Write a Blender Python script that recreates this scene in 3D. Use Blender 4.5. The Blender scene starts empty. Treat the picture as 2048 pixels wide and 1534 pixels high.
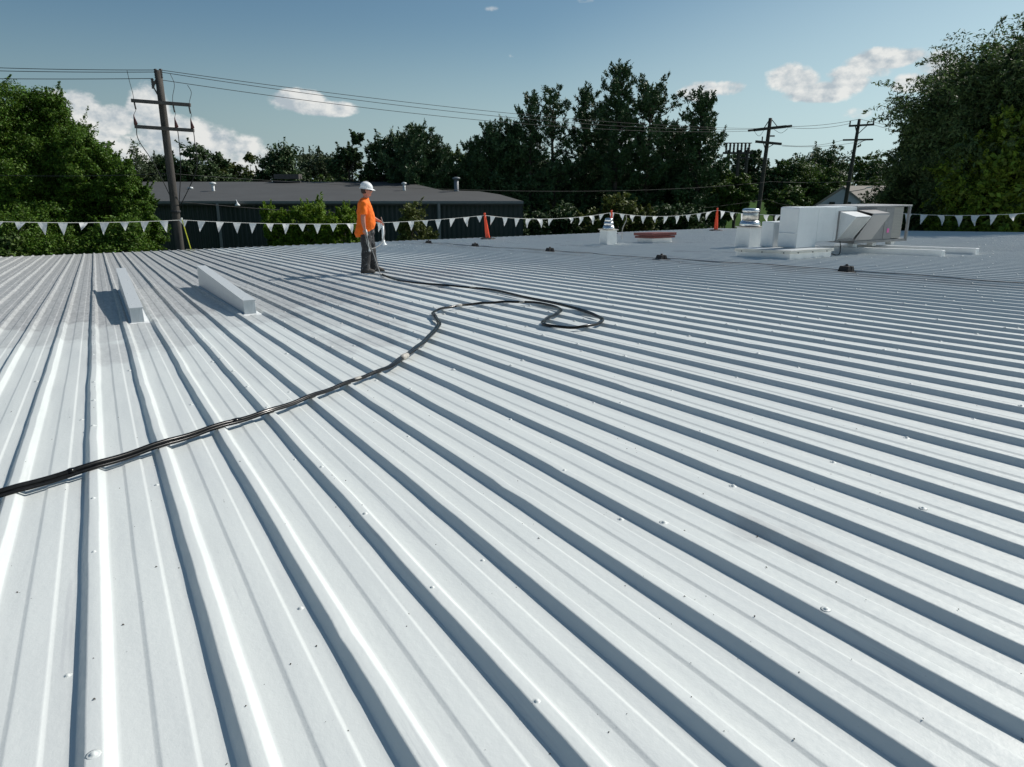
import bpy, bmesh, math, random
import numpy as np
from mathutils import Vector, Matrix
R = math.radians
random.seed(7)
SC = bpy.context.scene
COL = SC.collection

# ------------------------------------------------------------------ camera
F = 1421.0                      # focal length in photo pixels (photo 2048 x 1534)
PITCH, YAW = R(15.5866), math.atan2(.47961802, .83532633)
H = 1.1294                      # camera above the rib tops right below it
SLOPE = math.tan(R(2.3018))     # roof falls this much per metre along the ribs (+Y)
cd = bpy.data.cameras.new("camera"); cam = bpy.data.objects.new("camera", cd); COL.objects.link(cam)
cam.location = (0, 0, 0); cam.rotation_euler = (R(90) - PITCH, 0, -YAW)
cd.sensor_width = 36; cd.lens = F / 2048 * 36; cd.clip_start = .05; cd.clip_end = 4000
SC.camera = cam
SC.render.resolution_x, SC.render.resolution_y = 1024, 767
CR = cam.rotation_euler.to_matrix()
def ray(px, py): return CR @ Vector(((px - 1024) / F, -(py - 767) / F, -1))
FW = Vector((math.sin(YAW), math.cos(YAW), 0))
RT = Vector((math.cos(YAW), -math.sin(YAW), 0))
def P(px, py, d):               # point seen at a photo pixel, d metres ahead on the ground plan
    r = ray(px, py); return r * (d / r.dot(FW))
def zr(y, dz=0): return -H - SLOPE * y + dz          # roof height (rib tops)
def on_roof(px, py, dz=0):
    r = ray(px, py); k = (-H + dz) / (r.z + SLOPE * r.y); return r * k

# ------------------------------------------------------------------ light
SUN_EL, SUN_AZ = 41.0, 89.0     # azimuth clockwise from +Y
world = bpy.data.worlds.new("World"); SC.world = world; world.use_nodes = True
nt = world.node_tree; nt.nodes.clear()
def W(t, **k):
    n = nt.nodes.new(t)
    for a, b in k.items(): setattr(n, a, b)
    return n
sky = W('ShaderNodeTexSky', sky_type='NISHITA', sun_disc=False, sun_elevation=R(SUN_EL), sun_rotation=R(SUN_AZ),
        altitude=300, air_density=1.0, dust_density=1.3, ozone_density=1.6)
tint = W('ShaderNodeMix', data_type='RGBA', blend_type='MULTIPLY'); tint.inputs[0].default_value = 1; tint.inputs[7].default_value = (.81, 1.02, 1.03, 1)
bg = W('ShaderNodeBackground'); bg.inputs[1].default_value = 0.058
tc = W('ShaderNodeTexCoord'); sep = W('ShaderNodeSeparateXYZ')
nt.links.new(tc.outputs['Generated'], sep.inputs[0])
def wm(op, a, b=None, c=None):
    n = W('ShaderNodeMath', operation=op)
    for i, v in enumerate((a, b, c)):
        if v is None: continue
        if isinstance(v, (int, float)): n.inputs[i].default_value = v
        else: nt.links.new(v, n.inputs[i])
    return n.outputs[0]
az = wm('ARCTAN2', sep.outputs[0], sep.outputs[1]); el = wm('ARCSINE', sep.outputs[2])
comb = W('ShaderNodeCombineXYZ'); nt.links.new(az, comb.inputs[0]); nt.links.new(wm('MULTIPLY', el, 1.35), comb.inputs[1])
def noise(scale, detail, rough, off=0.0):
    mp = W('ShaderNodeMapping'); mp.inputs['Location'].default_value = (off, off * .6, 0)
    nt.links.new(comb.outputs[0], mp.inputs[0])
    n = W('ShaderNodeTexNoise'); n.inputs['Scale'].default_value = scale; n.inputs['Detail'].default_value = detail
    n.inputs['Roughness'].default_value = rough; nt.links.new(mp.outputs[0], n.inputs['Vector']); return n.outputs[0]
nz = noise(19, 10, .60); nzs = noise(19, 10, .60, .010)
def azel(px, py):
    r = ray(px, py).normalized(); return math.atan2(r.x, r.y), math.asin(r.z)
# cumulus banks and small clouds: centre and half size in photo pixels, weight
CL = [(140, 235, 95, 62, 1.3), (215, 250, 80, 50, 1.1), (70, 270, 90, 60, 1.1), (300, 225, 52, 60, 1.15), (330, 275, 90, 60, 1.1), (400, 290, 95, 60, 1.15), (250, 300, 160, 50, .9),
      (500, 300, 60, 40, .8), (470, 335, 150, 45, .7), (150, 345, 240, 50, .8),
      (600, 206, 78, 34, 1.1), (645, 218, 84, 24, 1.05), (575, 200, 44, 26, .7),
      (1585, 160, 62, 42, 1.15), (1640, 188, 88, 28, 1.1), (1700, 172, 52, 38, 1.0), (1765, 120, 98, 30, 1.1), (1715, 145, 80, 26, .8),
      (1830, 168, 60, 30, .95), (1880, 135, 70, 40, .8), (1400, 184, 58, 26, .9), (1458, 180, 44, 24, .9), (1725, 228, 44, 18, .6),
      (985, 18, 18, 8, .30), (1170, 2, 34, 8, .6), (1028, 110, 14, 8, .25), (1240, 300, 260, 60, .3), (-160, 260, 150, 90, 1.1), (2300, 260, 200, 60, .8)]
tot = None
for (px, py, hw, hh, w) in CL:
    a0, e0 = azel(px, py); a1, _ = azel(px + hw, py); _, e1 = azel(px, py - hh)
    u = wm('DIVIDE', wm('SUBTRACT', az, a0), abs(a1 - a0)); v = wm('DIVIDE', wm('SUBTRACT', el, e0), abs(e1 - e0))
    # flatter below than above
    v = wm('MULTIPLY', v, wm('MULTIPLY_ADD', wm('LESS_THAN', v, 0.0), .35, 1.0))
    q = wm('ADD', wm('MULTIPLY', u, u), wm('MULTIPLY', v, v))
    m = wm('MULTIPLY', wm('MAXIMUM', wm('SUBTRACT', 1.25, q), 0.0), w)
    m = wm('MINIMUM', m, w)
    tot = m if tot is None else wm('MAXIMUM', tot, m)
dens = wm('ADD', wm('MULTIPLY', tot, 1.0), wm('MULTIPLY_ADD', nz, 2.5, -1.55))
mr = W('ShaderNodeMapRange', interpolation_type='SMOOTHSTEP'); nt.links.new(dens, mr.inputs[0])
mr.inputs[1].default_value = .06; mr.inputs[2].default_value = .62; mr.inputs[3].default_value = 0; mr.inputs[4].default_value = .92
mask = wm('MULTIPLY', mr.outputs[0], wm('GREATER_THAN', tot, .001))
# light side of each billow: difference of the noise towards the sun
lit = wm('MULTIPLY_ADD', wm('SUBTRACT', nz, nzs), 5.0, .55)
mx = W('ShaderNodeMix', data_type='RGBA'); mx.clamp_factor = True
nt.links.new(lit, mx.inputs[0])
mx.inputs[6].default_value = (.37, .42, .46, 1); mx.inputs[7].default_value = (.69, .69, .67, 1)
bg2 = W('ShaderNodeBackground'); bg2.inputs[1].default_value = 1.0
mixs = W('ShaderNodeMixShader'); out = W('ShaderNodeOutputWorld')
nt.links.new(sky.outputs[0], tint.inputs[6]); 
# low pale haze band of the sky, brighter towards the sun
hz = W('ShaderNodeMix', data_type='RGBA')
hr = W('ShaderNodeMapRange', interpolation_type='SMOOTHSTEP'); nt.links.new(wm('DIVIDE', el, wm('MULTIPLY_ADD', wm('MAXIMUM', wm('SUBTRACT', az, 0.55), 0.0), 1.5, 1.0)), hr.inputs[0]); hr.inputs[1].default_value = .0; hr.inputs[2].default_value = .22; hr.inputs[3].default_value = .75; hr.inputs[4].default_value = 0
hc = W('ShaderNodeMix', data_type='RGBA'); ha = W('ShaderNodeMapRange'); nt.links.new(az, ha.inputs[0]); ha.inputs[1].default_value = -.2; ha.inputs[2].default_value = 1.15
nt.links.new(ha.outputs[0], hc.inputs[0]); hc.inputs[6].default_value = (3.8, 4.95, 5.35, 1); hc.inputs[7].default_value = (9.2, 11.9, 12.9, 1)
nt.links.new(hr.outputs[0], hz.inputs[0]); nt.links.new(tint.outputs[2], hz.inputs[6]); nt.links.new(hc.outputs[2], hz.inputs[7]); nt.links.new(hz.outputs[2], bg.inputs[0]); nt.links.new(mx.outputs[2], bg2.inputs[0])
nt.links.new(mask, mixs.inputs[0]); nt.links.new(bg.outputs[0], mixs.inputs[1]); nt.links.new(bg2.outputs[0], mixs.inputs[2])
nt.links.new(mixs.outputs[0], out.inputs[0])
sl = bpy.data.lights.new("sun", 'SUN'); sun = bpy.data.objects.new("sun", sl); COL.objects.link(sun)
sl.energy = 3.95; sl.angle = R(.53); sl.color = (1, .955, .89)
sd = Vector((math.sin(R(SUN_AZ)) * math.cos(R(SUN_EL)), math.cos(R(SUN_AZ)) * math.cos(R(SUN_EL)), math.sin(R(SUN_EL))))
sun.rotation_euler = sd.to_track_quat('Z', 'Y').to_euler()
SC.view_settings.view_transform = 'Standard'; SC.view_settings.look = 'None'
SC.view_settings.exposure = .25; SC.view_settings.gamma = 1

# ------------------------------------------------------------------ materials
def mat(name, color, rough=.6, metal=0, spec=.5, var=0, vscale=6, bump=0, bscale=40, stretch=(1, 1, 1), col2=None, coat=0, island=0, trans=0):
    m = bpy.data.materials.new(name); m.use_nodes = True; t = m.node_tree; b = t.nodes['Principled BSDF']
    b.inputs['Base Color'].default_value = (*color, 1); b.inputs['Roughness'].default_value = rough
    b.inputs['Metallic'].default_value = metal; b.inputs['Specular IOR Level'].default_value = spec
    if coat: b.inputs['Coat Weight'].default_value = coat
    L = t.links.new; N = t.nodes.new
    c = N('ShaderNodeTexCoord'); mp = N('ShaderNodeMapping'); mp.inputs['Scale'].default_value = stretch
    L(c.outputs['Object'], mp.inputs[0])
    src = None
    if var or col2:
        n = N('ShaderNodeTexNoise'); n.inputs['Scale'].default_value = vscale; n.inputs['Detail'].default_value = 6; n.inputs['Roughness'].default_value = .65
        L(mp.outputs[0], n.inputs['Vector'])
        mixn = N('ShaderNodeMix'); mixn.data_type = 'RGBA'
        rr = N('ShaderNodeMapRange'); rr.inputs[1].default_value = .35; rr.inputs[2].default_value = .65; L(n.outputs[0], rr.inputs[0]); L(rr.outputs[0], mixn.inputs[0])
        c2 = col2 if col2 else tuple(x * (1 - var) for x in color)
        mixn.inputs[6].default_value = (*c2, 1); mixn.inputs[7].default_value = (*color, 1)
        L(mixn.outputs[2], b.inputs['Base Color']); src = mixn.outputs[2]
    if island:
        g = N('ShaderNodeNewGeometry'); hs = N('ShaderNodeHueSaturation')
        m1 = N('ShaderNodeMapRange'); m1.inputs[3].default_value = 1 - island; m1.inputs[4].default_value = 1 + island * 1.3; L(g.outputs['Random Per Island'], m1.inputs[0])
        L(m1.outputs[0], hs.inputs['Value'])
        m2 = N('ShaderNodeMapRange'); m2.inputs[3].default_value = .478; m2.inputs[4].default_value = .515
        mm = N('ShaderNodeMath'); mm.operation = 'FRACT'; mm2 = N('ShaderNodeMath'); mm2.operation = 'MULTIPLY'; mm2.inputs[1].default_value = 7.31
        L(g.outputs['Random Per Island'], mm2.inputs[0]); L(mm2.outputs[0], mm.inputs[0]); L(mm.outputs[0], m2.inputs[0]); L(m2.outputs[0], hs.inputs['Hue'])
        if src: L(src, hs.inputs['Color'])
        else: hs.inputs['Color'].default_value = (*color, 1)
        L(hs.outputs[0], b.inputs['Base Color']); src = hs.outputs[0]
    if bump:
        n2 = N('ShaderNodeTexNoise'); n2.inputs['Scale'].default_value = bscale; n2.inputs['Detail'].default_value = 4; L(mp.outputs[0], n2.inputs['Vector'])
        bp = N('ShaderNodeBump'); bp.inputs['Strength'].default_value = bump; bp.inputs['Distance'].default_value = .01
        L(n2.outputs[0], bp.inputs['Height']); L(bp.outputs[0], b.inputs['Normal'])
    if trans:
        tr = N('ShaderNodeBsdfTranslucent'); ms = N('ShaderNodeMixShader'); ms.inputs[0].default_value = trans
        if src: L(src, tr.inputs[0])
        else: tr.inputs[0].default_value = (*color, 1)
        L(b.outputs[0], ms.inputs[1]); L(tr.outputs[0], ms.inputs[2]); L(ms.outputs[0], t.nodes['Material Output'].inputs[0])
    return m
M = {}
M['white'] = mat('white_coating', (.74, .76, .76), .42, var=.08, vscale=5, bump=.25, bscale=30)
M['wrap'] = mat('white_film_wrap', (.72, .75, .76), .3, var=.06, vscale=3, bump=.5, bscale=9)
M['galv'] = mat('galvanised_sheet', (.60, .63, .64), .45, metal=.12, var=.14, vscale=14, stretch=(3, 3, .4), bump=.08, bscale=60)
M['alu'] = mat('spun_aluminium', (.78, .79, .80), .22, metal=.95, var=.12, vscale=9)
M['acgrey'] = mat('weathered_grey_panel', (.27, .27, .27), .55, metal=.1, var=.22, vscale=5)
M['acbeige'] = mat('coil_guard', (.46, .44, .40), .6, var=.3, vscale=40, stretch=(1, 1, 5))
M['dark'] = mat('dark_recess', (.03, .03, .032), .7)
M['maroon'] = mat('maroon_paint', (.16, .035, .032), .55, var=.25, vscale=12)
M['rubber'] = mat('black_rubber', (.018, .018, .019), .75, var=.4, vscale=20, bump=.5, bscale=30)
M['hose'] = mat('black_hose', (.005, .005, .0055), .20, spec=.22, var=.5, vscale=30, col2=(.012, .012, .012))
M['whip'] = mat('grey_whip_hose', (.30, .30, .29), .5, var=.3, vscale=25)
M['tape'] = mat('worn_tape', (.50, .47, .42), .6, var=.5, vscale=40)
M['orange'] = mat('orange_plastic', (.82, .07, .018), .45, var=.15, vscale=10)
M['yellow'] = mat('yellow_fibreglass', (.55, .58, .04), .45, var=.1)
M['flag'] = mat('white_pennant_vinyl', (.84, .85, .84), .45, var=.06, vscale=12, trans=.35)
M['rope'] = mat('white_rope', (.72, .72, .68), .8)
M['wood'] = mat('weathered_pole_wood', (.080, .071, .062), .85, var=.5, vscale=3, stretch=(8, 8, .6), bump=.6, bscale=30)
M['wooddark'] = mat('dark_pole_wood', (.075, .065, .055), .85, var=.4, vscale=3, stretch=(8, 8, .6), bump=.5, bscale=30)
M['arm'] = mat('grey_crossarm_wood', (.11, .10, .09), .85, var=.4, vscale=4)
M['insul'] = mat('dark_insulator', (.045, .035, .03), .35)
M['redins'] = mat('dark_red_insulator', (.07, .016, .014), .35)
M['wire'] = mat('weathered_wire', (.035, .035, .035), .75, spec=.2)
M['lightwire'] = mat('grey_cable', (.075, .075, .072), .75, spec=.2)
M['bark'] = mat('bark', (.10, .08, .065), .9, var=.4, vscale=6, bump=.6, bscale=15)
M['l_left'] = mat('bright_green_leaf', (0.0694, 0.14, 0.0134), .62, island=.45, spec=.3, trans=.25)
M['l_dark'] = mat('dark_green_leaf', (0.0416, 0.0806, 0.0234), .62, island=.4, spec=.4, trans=.15)
M['l_mid'] = mat('mid_green_leaf', (0.0667, 0.1207, 0.0207), .62, island=.45, spec=.4, trans=.22)
M['l_olive'] = mat('olive_leaf', (0.095, 0.12, 0.025), .62, island=.4, spec=.4, trans=.25)
M['l_pale'] = mat('grey_green_leaf', (0.058, 0.088, 0.036), .62, island=.35, spec=.4, trans=.2)
M['l_bush'] = mat('fresh_green_leaf', (0.125, 0.215, 0.014), .62, island=.4, spec=.4, trans=.3)
M['l_locust'] = mat('locust_leaflet', (0.069, 0.115, 0.0345), .62, island=.4, spec=.45, trans=.25)
M['l_maple'] = mat('yellow_green_leaf', (.14, .215, .022), .62, island=.4, spec=.4, trans=.35)
M['needle'] = mat('pine_needle', (0.0546, 0.104, 0.039), .55, island=.4, spec=.35)
M['needle2'] = mat('grey_pine_needle', (.045, .052, .026), .6, island=.4, spec=.35)
M['trim'] = mat('grey_trim', (.20, .21, .22), .5, var=.1)
M['shingle'] = mat('dark_grey_roofing', (.066, .067, .066), .75, var=.18, vscale=1.2, stretch=(.4, .4, 3), bump=.3, bscale=20)
M['housewall'] = mat('pale_siding', (.42, .45, .48), .7, var=.08)
M['houseroof'] = mat('beige_shingles', (.30, .27, .235), .85, var=.2, vscale=4)
M['glass'] = mat('dark_window', (.02, .025, .03), .1)
M['skin'] = mat('sunburnt_skin', (.52, .22, .15), .55, var=.12, vscale=14)
M['hair'] = mat('dark_brown_hair', (.035, .02, .014), .7, bump=.5, bscale=90)
M['shirt'] = mat('orange_shirt_cloth', (.95, .17, .006), .85, var=.10, vscale=7, bump=.9, bscale=9, stretch=(1, 1, .6))
M['hat'] = mat('white_hard_hat_plastic', (.80, .81, .81), .25)
M['boot'] = mat('dusty_boot', (.06, .055, .05), .8, var=.5, vscale=15)
M['pink'] = mat('pink_label', (.75, .16, .42), .6)
M['debris'] = mat('leaf_litter', (.045, .038, .03), .9, island=.6)
M['grass'] = mat('grass', (.04, .085, .010), 1, spec=.05, var=.45, vscale=.35, bump=.5, bscale=3)
M['asphalt'] = mat('asphalt', (.05, .05, .052), .9, var=.2, vscale=2)
M['carwhite'] = mat('white_car_paint', (.7, .71, .72), .25, coat=.5)
# paint-spattered work trousers
m = mat('spattered_trousers', (.038, .038, .040), .85, var=.35, vscale=9); M['trousers'] = m
t = m.node_tree; b = t.nodes['Principled BSDF']; old = b.inputs['Base Color'].links[0].from_socket
def spat(t, scale, lo, hi):
    c = t.nodes.new('ShaderNodeTexCoord'); n = t.nodes.new('ShaderNodeTexNoise'); n.inputs['Scale'].default_value = scale; n.inputs['Detail'].default_value = 5; n.inputs['Roughness'].default_value = .8
    t.links.new(c.outputs['Object'], n.inputs['Vector']); r = t.nodes.new('ShaderNodeMapRange'); r.inputs[1].default_value = lo; r.inputs[2].default_value = hi
    t.links.new(n.outputs[0], r.inputs[0]); return r.outputs[0]
mxn = t.nodes.new('ShaderNodeMix'); mxn.data_type = 'RGBA'; t.links.new(spat(t, 20, .58, .66), mxn.inputs[0]); t.links.new(old, mxn.inputs[6]); mxn.inputs[7].default_value = (.26, .27, .28, 1)
t.links.new(mxn.outputs[2], b.inputs['Base Color'])
# green ribbed siding
M['siding'] = mat('dark_green_siding', (.030, .043, .045), .5, var=.12, vscale=1, stretch=(1, 1, .2))
# roof coating: white coat, thin grey first coat towards the far left, long streaks, scuffs
def roof_material():
    m = bpy.data.materials.new('white_roof_coating'); m.use_nodes = True; t = m.node_tree; b = t.nodes['Principled BSDF']; N = t.nodes.new; L = t.links.new
    def val(op, a, bb=None, c=None):
        n = N('ShaderNodeMath'); n.operation = op
        for i, v in enumerate((a, bb, c)):
            if v is None: continue
            if isinstance(v, (int, float)): n.inputs[i].default_value = v
            else: L(v, n.inputs[i])
        return n.outputs[0]
    def rng(v, a, bb, c=0, d=1):
        n = N('ShaderNodeMapRange'); n.interpolation_type = 'SMOOTHSTEP'; L(v, n.inputs[0])
        for i, x in enumerate((a, bb, c, d)): n.inputs[i + 1].default_value = x
        return n.outputs[0]
    def nse(scale, st=(1, 1, 1), det=5, ro=.6, off=(0, 0, 0)):
        mp = N('ShaderNodeMapping'); mp.inputs['Scale'].default_value = st; mp.inputs['Location'].default_value = off; L(tc.outputs['Object'], mp.inputs[0])
        n = N('ShaderNodeTexNoise'); n.inputs['Scale'].default_value = scale; n.inputs['Detail'].default_value = det; n.inputs['Roughness'].default_value = ro
        L(mp.outputs[0], n.inputs['Vector']); return n.outputs[0]
    def mixc(f, a, c):
        n = N('ShaderNodeMix'); n.data_type = 'RGBA'; L(f, n.inputs[0])
        for s, v in ((6, a), (7, c)):
            if isinstance(v, tuple): n.inputs[s].default_value = (*v, 1)
            else: L(v, n.inputs[s])
        return n.outputs[2]
    tc = N('ShaderNodeTexCoord'); sp = N('ShaderNodeSeparateXYZ'); L(tc.outputs['Object'], sp.inputs[0])
    X, Y = sp.outputs[0], sp.outputs[1]
    streak = nse(9, (1.6, .10, 1)); blot = nse(1.1, (1, .6, 1), 6); fine = nse(60, (1, .7, 1), 6, .7)
    base = mixc(rng(streak, .30, .66), (.595, .625, .615), (.655, .685, .668))
    base = mixc(rng(blot, .56, .74, 0, .25), base, (.54, .565, .56))
    tide = nse(1.7, (1, .35, 1), 4, .55, (3, 1, 0)); tl_ = val('MULTIPLY', rng(val('ABSOLUTE', val('SUBTRACT', tide, .55)), .010, .0), .35)
    base = mixc(rng(tide, .50, .66, 0, .22), base, (.56, .58, .58))
    base = mixc(rng(nse(14, (2.2, .05, 1), 4, .6, (7, 2, 0)), .62, .72, 0, .40), base, (.46, .48, .49))
    # unfinished thin grey coat towards the far left eave
    dist = val('ADD', val('ADD', rng(Y, 5.0, 13.0), rng(X, 7.5, 1.5)), val('MULTIPLY_ADD', blot, .9, -.45))
    wn = N('ShaderNodeTexWhiteNoise'); wn.noise_dimensions = '1D'; L(val('FLOOR', val('DIVIDE', val('SUBTRACT', X, -.1731 - .04), .915)), wn.inputs['W'])
    dist = val('ADD', dist, val('MULTIPLY_ADD', wn.outputs[0], .30, -.10))
    thin = val('ADD', val('MULTIPLY', rng(dist, 1.22, 1.30), .50), val('MULTIPLY', rng(dist, 1.55, 1.64), .50))
    gm = mixc(rng(nse(22, (1, .25, 1), 8, .75), .38, .66), (.34, .345, .34), (.50, .505, .50))
    base = mixc(thin, base, gm)
    # walked-on grime around the cable run
    gr = val('MULTIPLY', rng(val('ABSOLUTE', val('SUBTRACT', X, 11.2)), 1.1, .2), rng(nse(3, (1, .25, 1)), .42, .62))
    base = mixc(val('MULTIPLY', gr, .5), base, (.33, .31, .29))
    sc_ = rng(nse(110, (1, 1, 1), 3, .6), .70, .76)
    base = mixc(val('MULTIPLY', sc_, .5), base, (.36, .37, .38))
    L(base, b.inputs['Base Color'])
    L(rng(fine, .3, .7, .30, .52), b.inputs['Roughness']); b.inputs['Specular IOR Level'].default_value = .5
    b1 = N('ShaderNodeBump'); b1.inputs['Strength'].default_value = .30; b1.inputs['Distance'].default_value = .004; L(nse(45, (1, .8, 1), 5, .65), b1.inputs['Height'])
    b2 = N('ShaderNodeBump'); b2.inputs['Strength'].default_value = .35; b2.inputs['Distance'].default_value = .006; L(nse(5, (1, .45, 1), 3, .5), b2.inputs['Height']); L(b1.outputs[0], b2.inputs['Normal'])
    L(b2.outputs[0], b.inputs['Normal'])
    return m
M['roof'] = roof_material()

# ------------------------------------------------------------------ mesh helpers
class MB:
    def __init__(s): s.v = []; s.f = []
    def add(s, v, f):
        o = len(s.v); s.v += [tuple(x) for x in v]; s.f += [tuple(i + o for i in q) for q in f]; return s
    def box(s, x0, x1, y0, y1, z0, z1):
        return s.hexa([(x0, y0, z0), (x1, y0, z0), (x1, y1, z0), (x0, y1, z0), (x0, y0, z1), (x1, y0, z1), (x1, y1, z1), (x0, y1, z1)])
    def hexa(s, p): return s.add(p, [(3, 2, 1, 0), (4, 5, 6, 7), (0, 1, 5, 4), (1, 2, 6, 5), (2, 3, 7, 6), (3, 0, 4, 7)])
    def beam(s, a, b, w, h=None):
        a = Vector(a); b = Vector(b); h = h or w; d = (b - a).normalized(); up = Vector((0, 0, 1)) if abs(d.z) < .95 else Vector((1, 0, 0))
        x = d.cross(up).normalized() * w / 2; y = x.cross(d).normalized() * h / 2
        return s.hexa([a - x - y, a + x - y, b + x - y, b - x - y, a - x + y, a + x + y, b + x + y, b - x + y])
    def tube(s, pts, r, n=8, cap=True):
        pts = [Vector(p) for p in pts]; rr = r if isinstance(r, (list, tuple)) else [r] * len(pts)
        rings = []; up = None
        for i, p in enumerate(pts):
            d = (pts[min(i + 1, len(pts) - 1)] - pts[max(i - 1, 0)])
            d = d.normalized() if d.length > 1e-9 else Vector((0, 0, 1))
            if up is None: up = Vector((0, 0, 1)) if abs(d.z) < .9 else Vector((1, 0, 0))
            x = d.cross(up).normalized(); y = x.cross(d).normalized(); up = y
            rings.append([p + (x * math.cos(2 * math.pi * k / n) + y * math.sin(2 * math.pi * k / n)) * rr[i] for k in range(n)])
        return s.rings(rings, cap)
    def rings(s, rings, cap=True):
        n = len(rings[0]); v = [p for q in rings for p in q]; f = []
        for i in range(len(rings) - 1):
            for k in range(n):
                f.append((i * n + k, i * n + (k + 1) % n, (i + 1) * n + (k + 1) % n, (i + 1) * n + k))
        if cap: f.append(tuple(reversed(range(n)))); f.append(tuple((len(rings) - 1) * n + k for k in range(n)))
        return s.add(v, f)
    def lathe(s, c, prof, n=24, cap=True):
        c = Vector(c)
        return s.rings([[c + Vector((r * math.cos(2 * math.pi * k / n), r * math.sin(2 * math.pi * k / n), z)) for k in range(n)] for r, z in prof], cap)
    def ell(s, secs, n=16):   # secs: (cx,cy,cz,rx,ry) horizontal ellipses
        return s.rings([[Vector((cx + rx * math.cos(2 * math.pi * k / n), cy + ry * math.sin(2 * math.pi * k / n), cz)) for k in range(n)] for cx, cy, cz, rx, ry in secs])
    def build(s, name, m, parent=None, smooth=False, bevel=0, loc=None):
        me = bpy.data.meshes.new(name); me.from_pydata(s.v, [], s.f); me.materials.append(m)
        bm = bmesh.new(); bm.from_mesh(me); bmesh.ops.recalc_face_normals(bm, faces=bm.faces); bm.to_mesh(me); bm.free()
        o = bpy.data.objects.new(name, me); COL.objects.link(o)
        if smooth:
            for p in me.polygons: p.use_smooth = True
        if bevel:
            md = o.modifiers.new('bevel', 'BEVEL'); md.width = bevel; md.segments = 2; md.limit_method = 'ANGLE'
        if parent: o.parent = parent
        if loc: o.location = loc
        return o
def tag(o, label=None, cat=None, group=None, kind=None):
    for k, v in (('label', label), ('category', cat), ('group', group), ('kind', kind)):
        if v: o[k] = v
    return o
def thing(name, loc, label, cat, group=None, rz=0):
    o = bpy.data.objects.new(name, None); COL.objects.link(o); o.location = loc; o.rotation_euler = (0, 0, rz); o.empty_display_size = .2
    return tag(o, label, cat, group)
def rel(o, parent):          # mesh built in world coordinates, moved under an unrotated, unscaled thing
    o.parent = parent; L0 = Vector(parent.location)
    if o.data and len(o.data.vertices): o.data.transform(Matrix.Translation(-L0))
    return o
def catmull(pts, step=6):
    pts = [Vector(p) for p in pts]; o = []
    q = [pts[0] * 2 - pts[1]] + pts + [pts[-1] * 2 - pts[-2]]
    for i in range(1, len(q) - 2):
        a, b, c, d = q[i - 1:i + 3]
        for k in range(step):
            t = k / step
            o.append(.5 * ((2 * b) + (c - a) * t + (2 * a - 5 * b + 4 * c - d) * t * t + (3 * b - a - 3 * c + d) * t ** 3))
    o.append(pts[-1]); return o

GZ = -6.2
# ------------------------------------------------------------------ the setting: ground
g = MB().add([(-1500, -1500, GZ), (1500, -1500, GZ), (1500, 1500, GZ), (-1500, 1500, GZ)], [(0, 1, 2, 3)]).build('ground', M['grass']); tag(g, kind='structure')
ra, rb = P(1200, 440, 84), P(2300, 440, 74); d_ = (rb - ra).normalized(); d_.z = 0; s_ = Vector((-d_.y, d_.x, 0)) * 4
ra.z = rb.z = GZ + .01
rd = MB().add([ra - d_ * 200 - s_, rb + d_ * 200 - s_, rb + d_ * 200 + s_, ra - d_ * 200 + s_], [(0, 1, 2, 3)]).build('road', M['asphalt']); tag(rd, kind='structure')

# ------------------------------------------------------------------ the building we stand on
XL, XR, YN, YF = -14.8, 29.8, -9.0, 29.8
S = .305; B0 = -.1731; HR = .031
bld = thing('warehouse', (7, 10, GZ), 'long low warehouse whose white coated ribbed metal roof fills the foreground', 'building')
ys = [YN]
while ys[-1] < YF:
    y = ys[-1]; ys.append(min(YF, y + (.5 if y < 0 else .09 if y < 6 else .16 if y < 14 else .4)))
ys = np.array(ys)
prof = [(-.0255, -HR), (-.0225, -HR + .0018), (-.0030, -.0028), (-.0002, -.0003), (.004, 0), (.031, 0), (.035, -.0005), (.0375, -.0028), (.0585, -HR + .0018), (.0615, -HR + .0001), (.0695, -HR), (.130, -HR), (.1335, -HR + .0002),
        (.1420, -HR + .0044), (.1450, -HR + .0051), (.148, -HR + .0052), (.206, -HR + .0052), (.2095, -HR + .0051), (.2125, -HR + .0042), (.2190, -HR), (.2225, -HR), (.258, -HR)]
nr = int((XR - XL) / S)
i0 = math.ceil((XL - B0) / S)
rng_ = np.random.default_rng(3)
px_, pz_ = [], []
for i in range(i0, i0 + nr):
    for (a, z) in prof: px_.append(B0 + i * S + a); pz_.append(z)
px_ = np.array(px_); pz_ = np.array(pz_)
nx, ny = len(px_), len(ys)
XX, YY = np.meshgrid(px_, ys)
def vnoise(x, y, sx, sy, seed):
    r = np.random.default_rng(seed); G = r.random((256, 256))
    u = x * sx + 1000; v = y * sy + 1000; iu = np.floor(u).astype(int); iv = np.floor(v).astype(int); fu = u - iu; fv = v - iv
    fu = fu * fu * (3 - 2 * fu); fv = fv * fv * (3 - 2 * fv)
    g_ = lambda a, b: G[a % 256, b % 256]
    return (g_(iu, iv) * (1 - fu) + g_(iu + 1, iv) * fu) * (1 - fv) + (g_(iu, iv + 1) * (1 - fu) + g_(iu + 1, iv + 1) * fu) * fv - .5
ribi = np.broadcast_to(np.repeat(np.arange(nr), len(prof))[None, :].astype(float) + .37, XX.shape)
ZZ = -H - SLOPE * YY + pz_[None, :]
ZZ += .012 * vnoise(XX, YY, .25, .35, 1) + .0022 * vnoise(XX, YY, 1.6, 1.1, 2) + .0006 * vnoise(XX, YY, 7, 3.5, 5)
wl_ = np.interp(np.tile([p_[0] for p_ in prof], nr), [-.03, .07, .20, .23], [1, 1, .15, 0])[None, :]
XW = XX + wl_ * (.008 * vnoise(ribi, YY, 1, .55, 3) + .0065 * vnoise(ribi, YY, 1, 2.6, 4))
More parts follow.
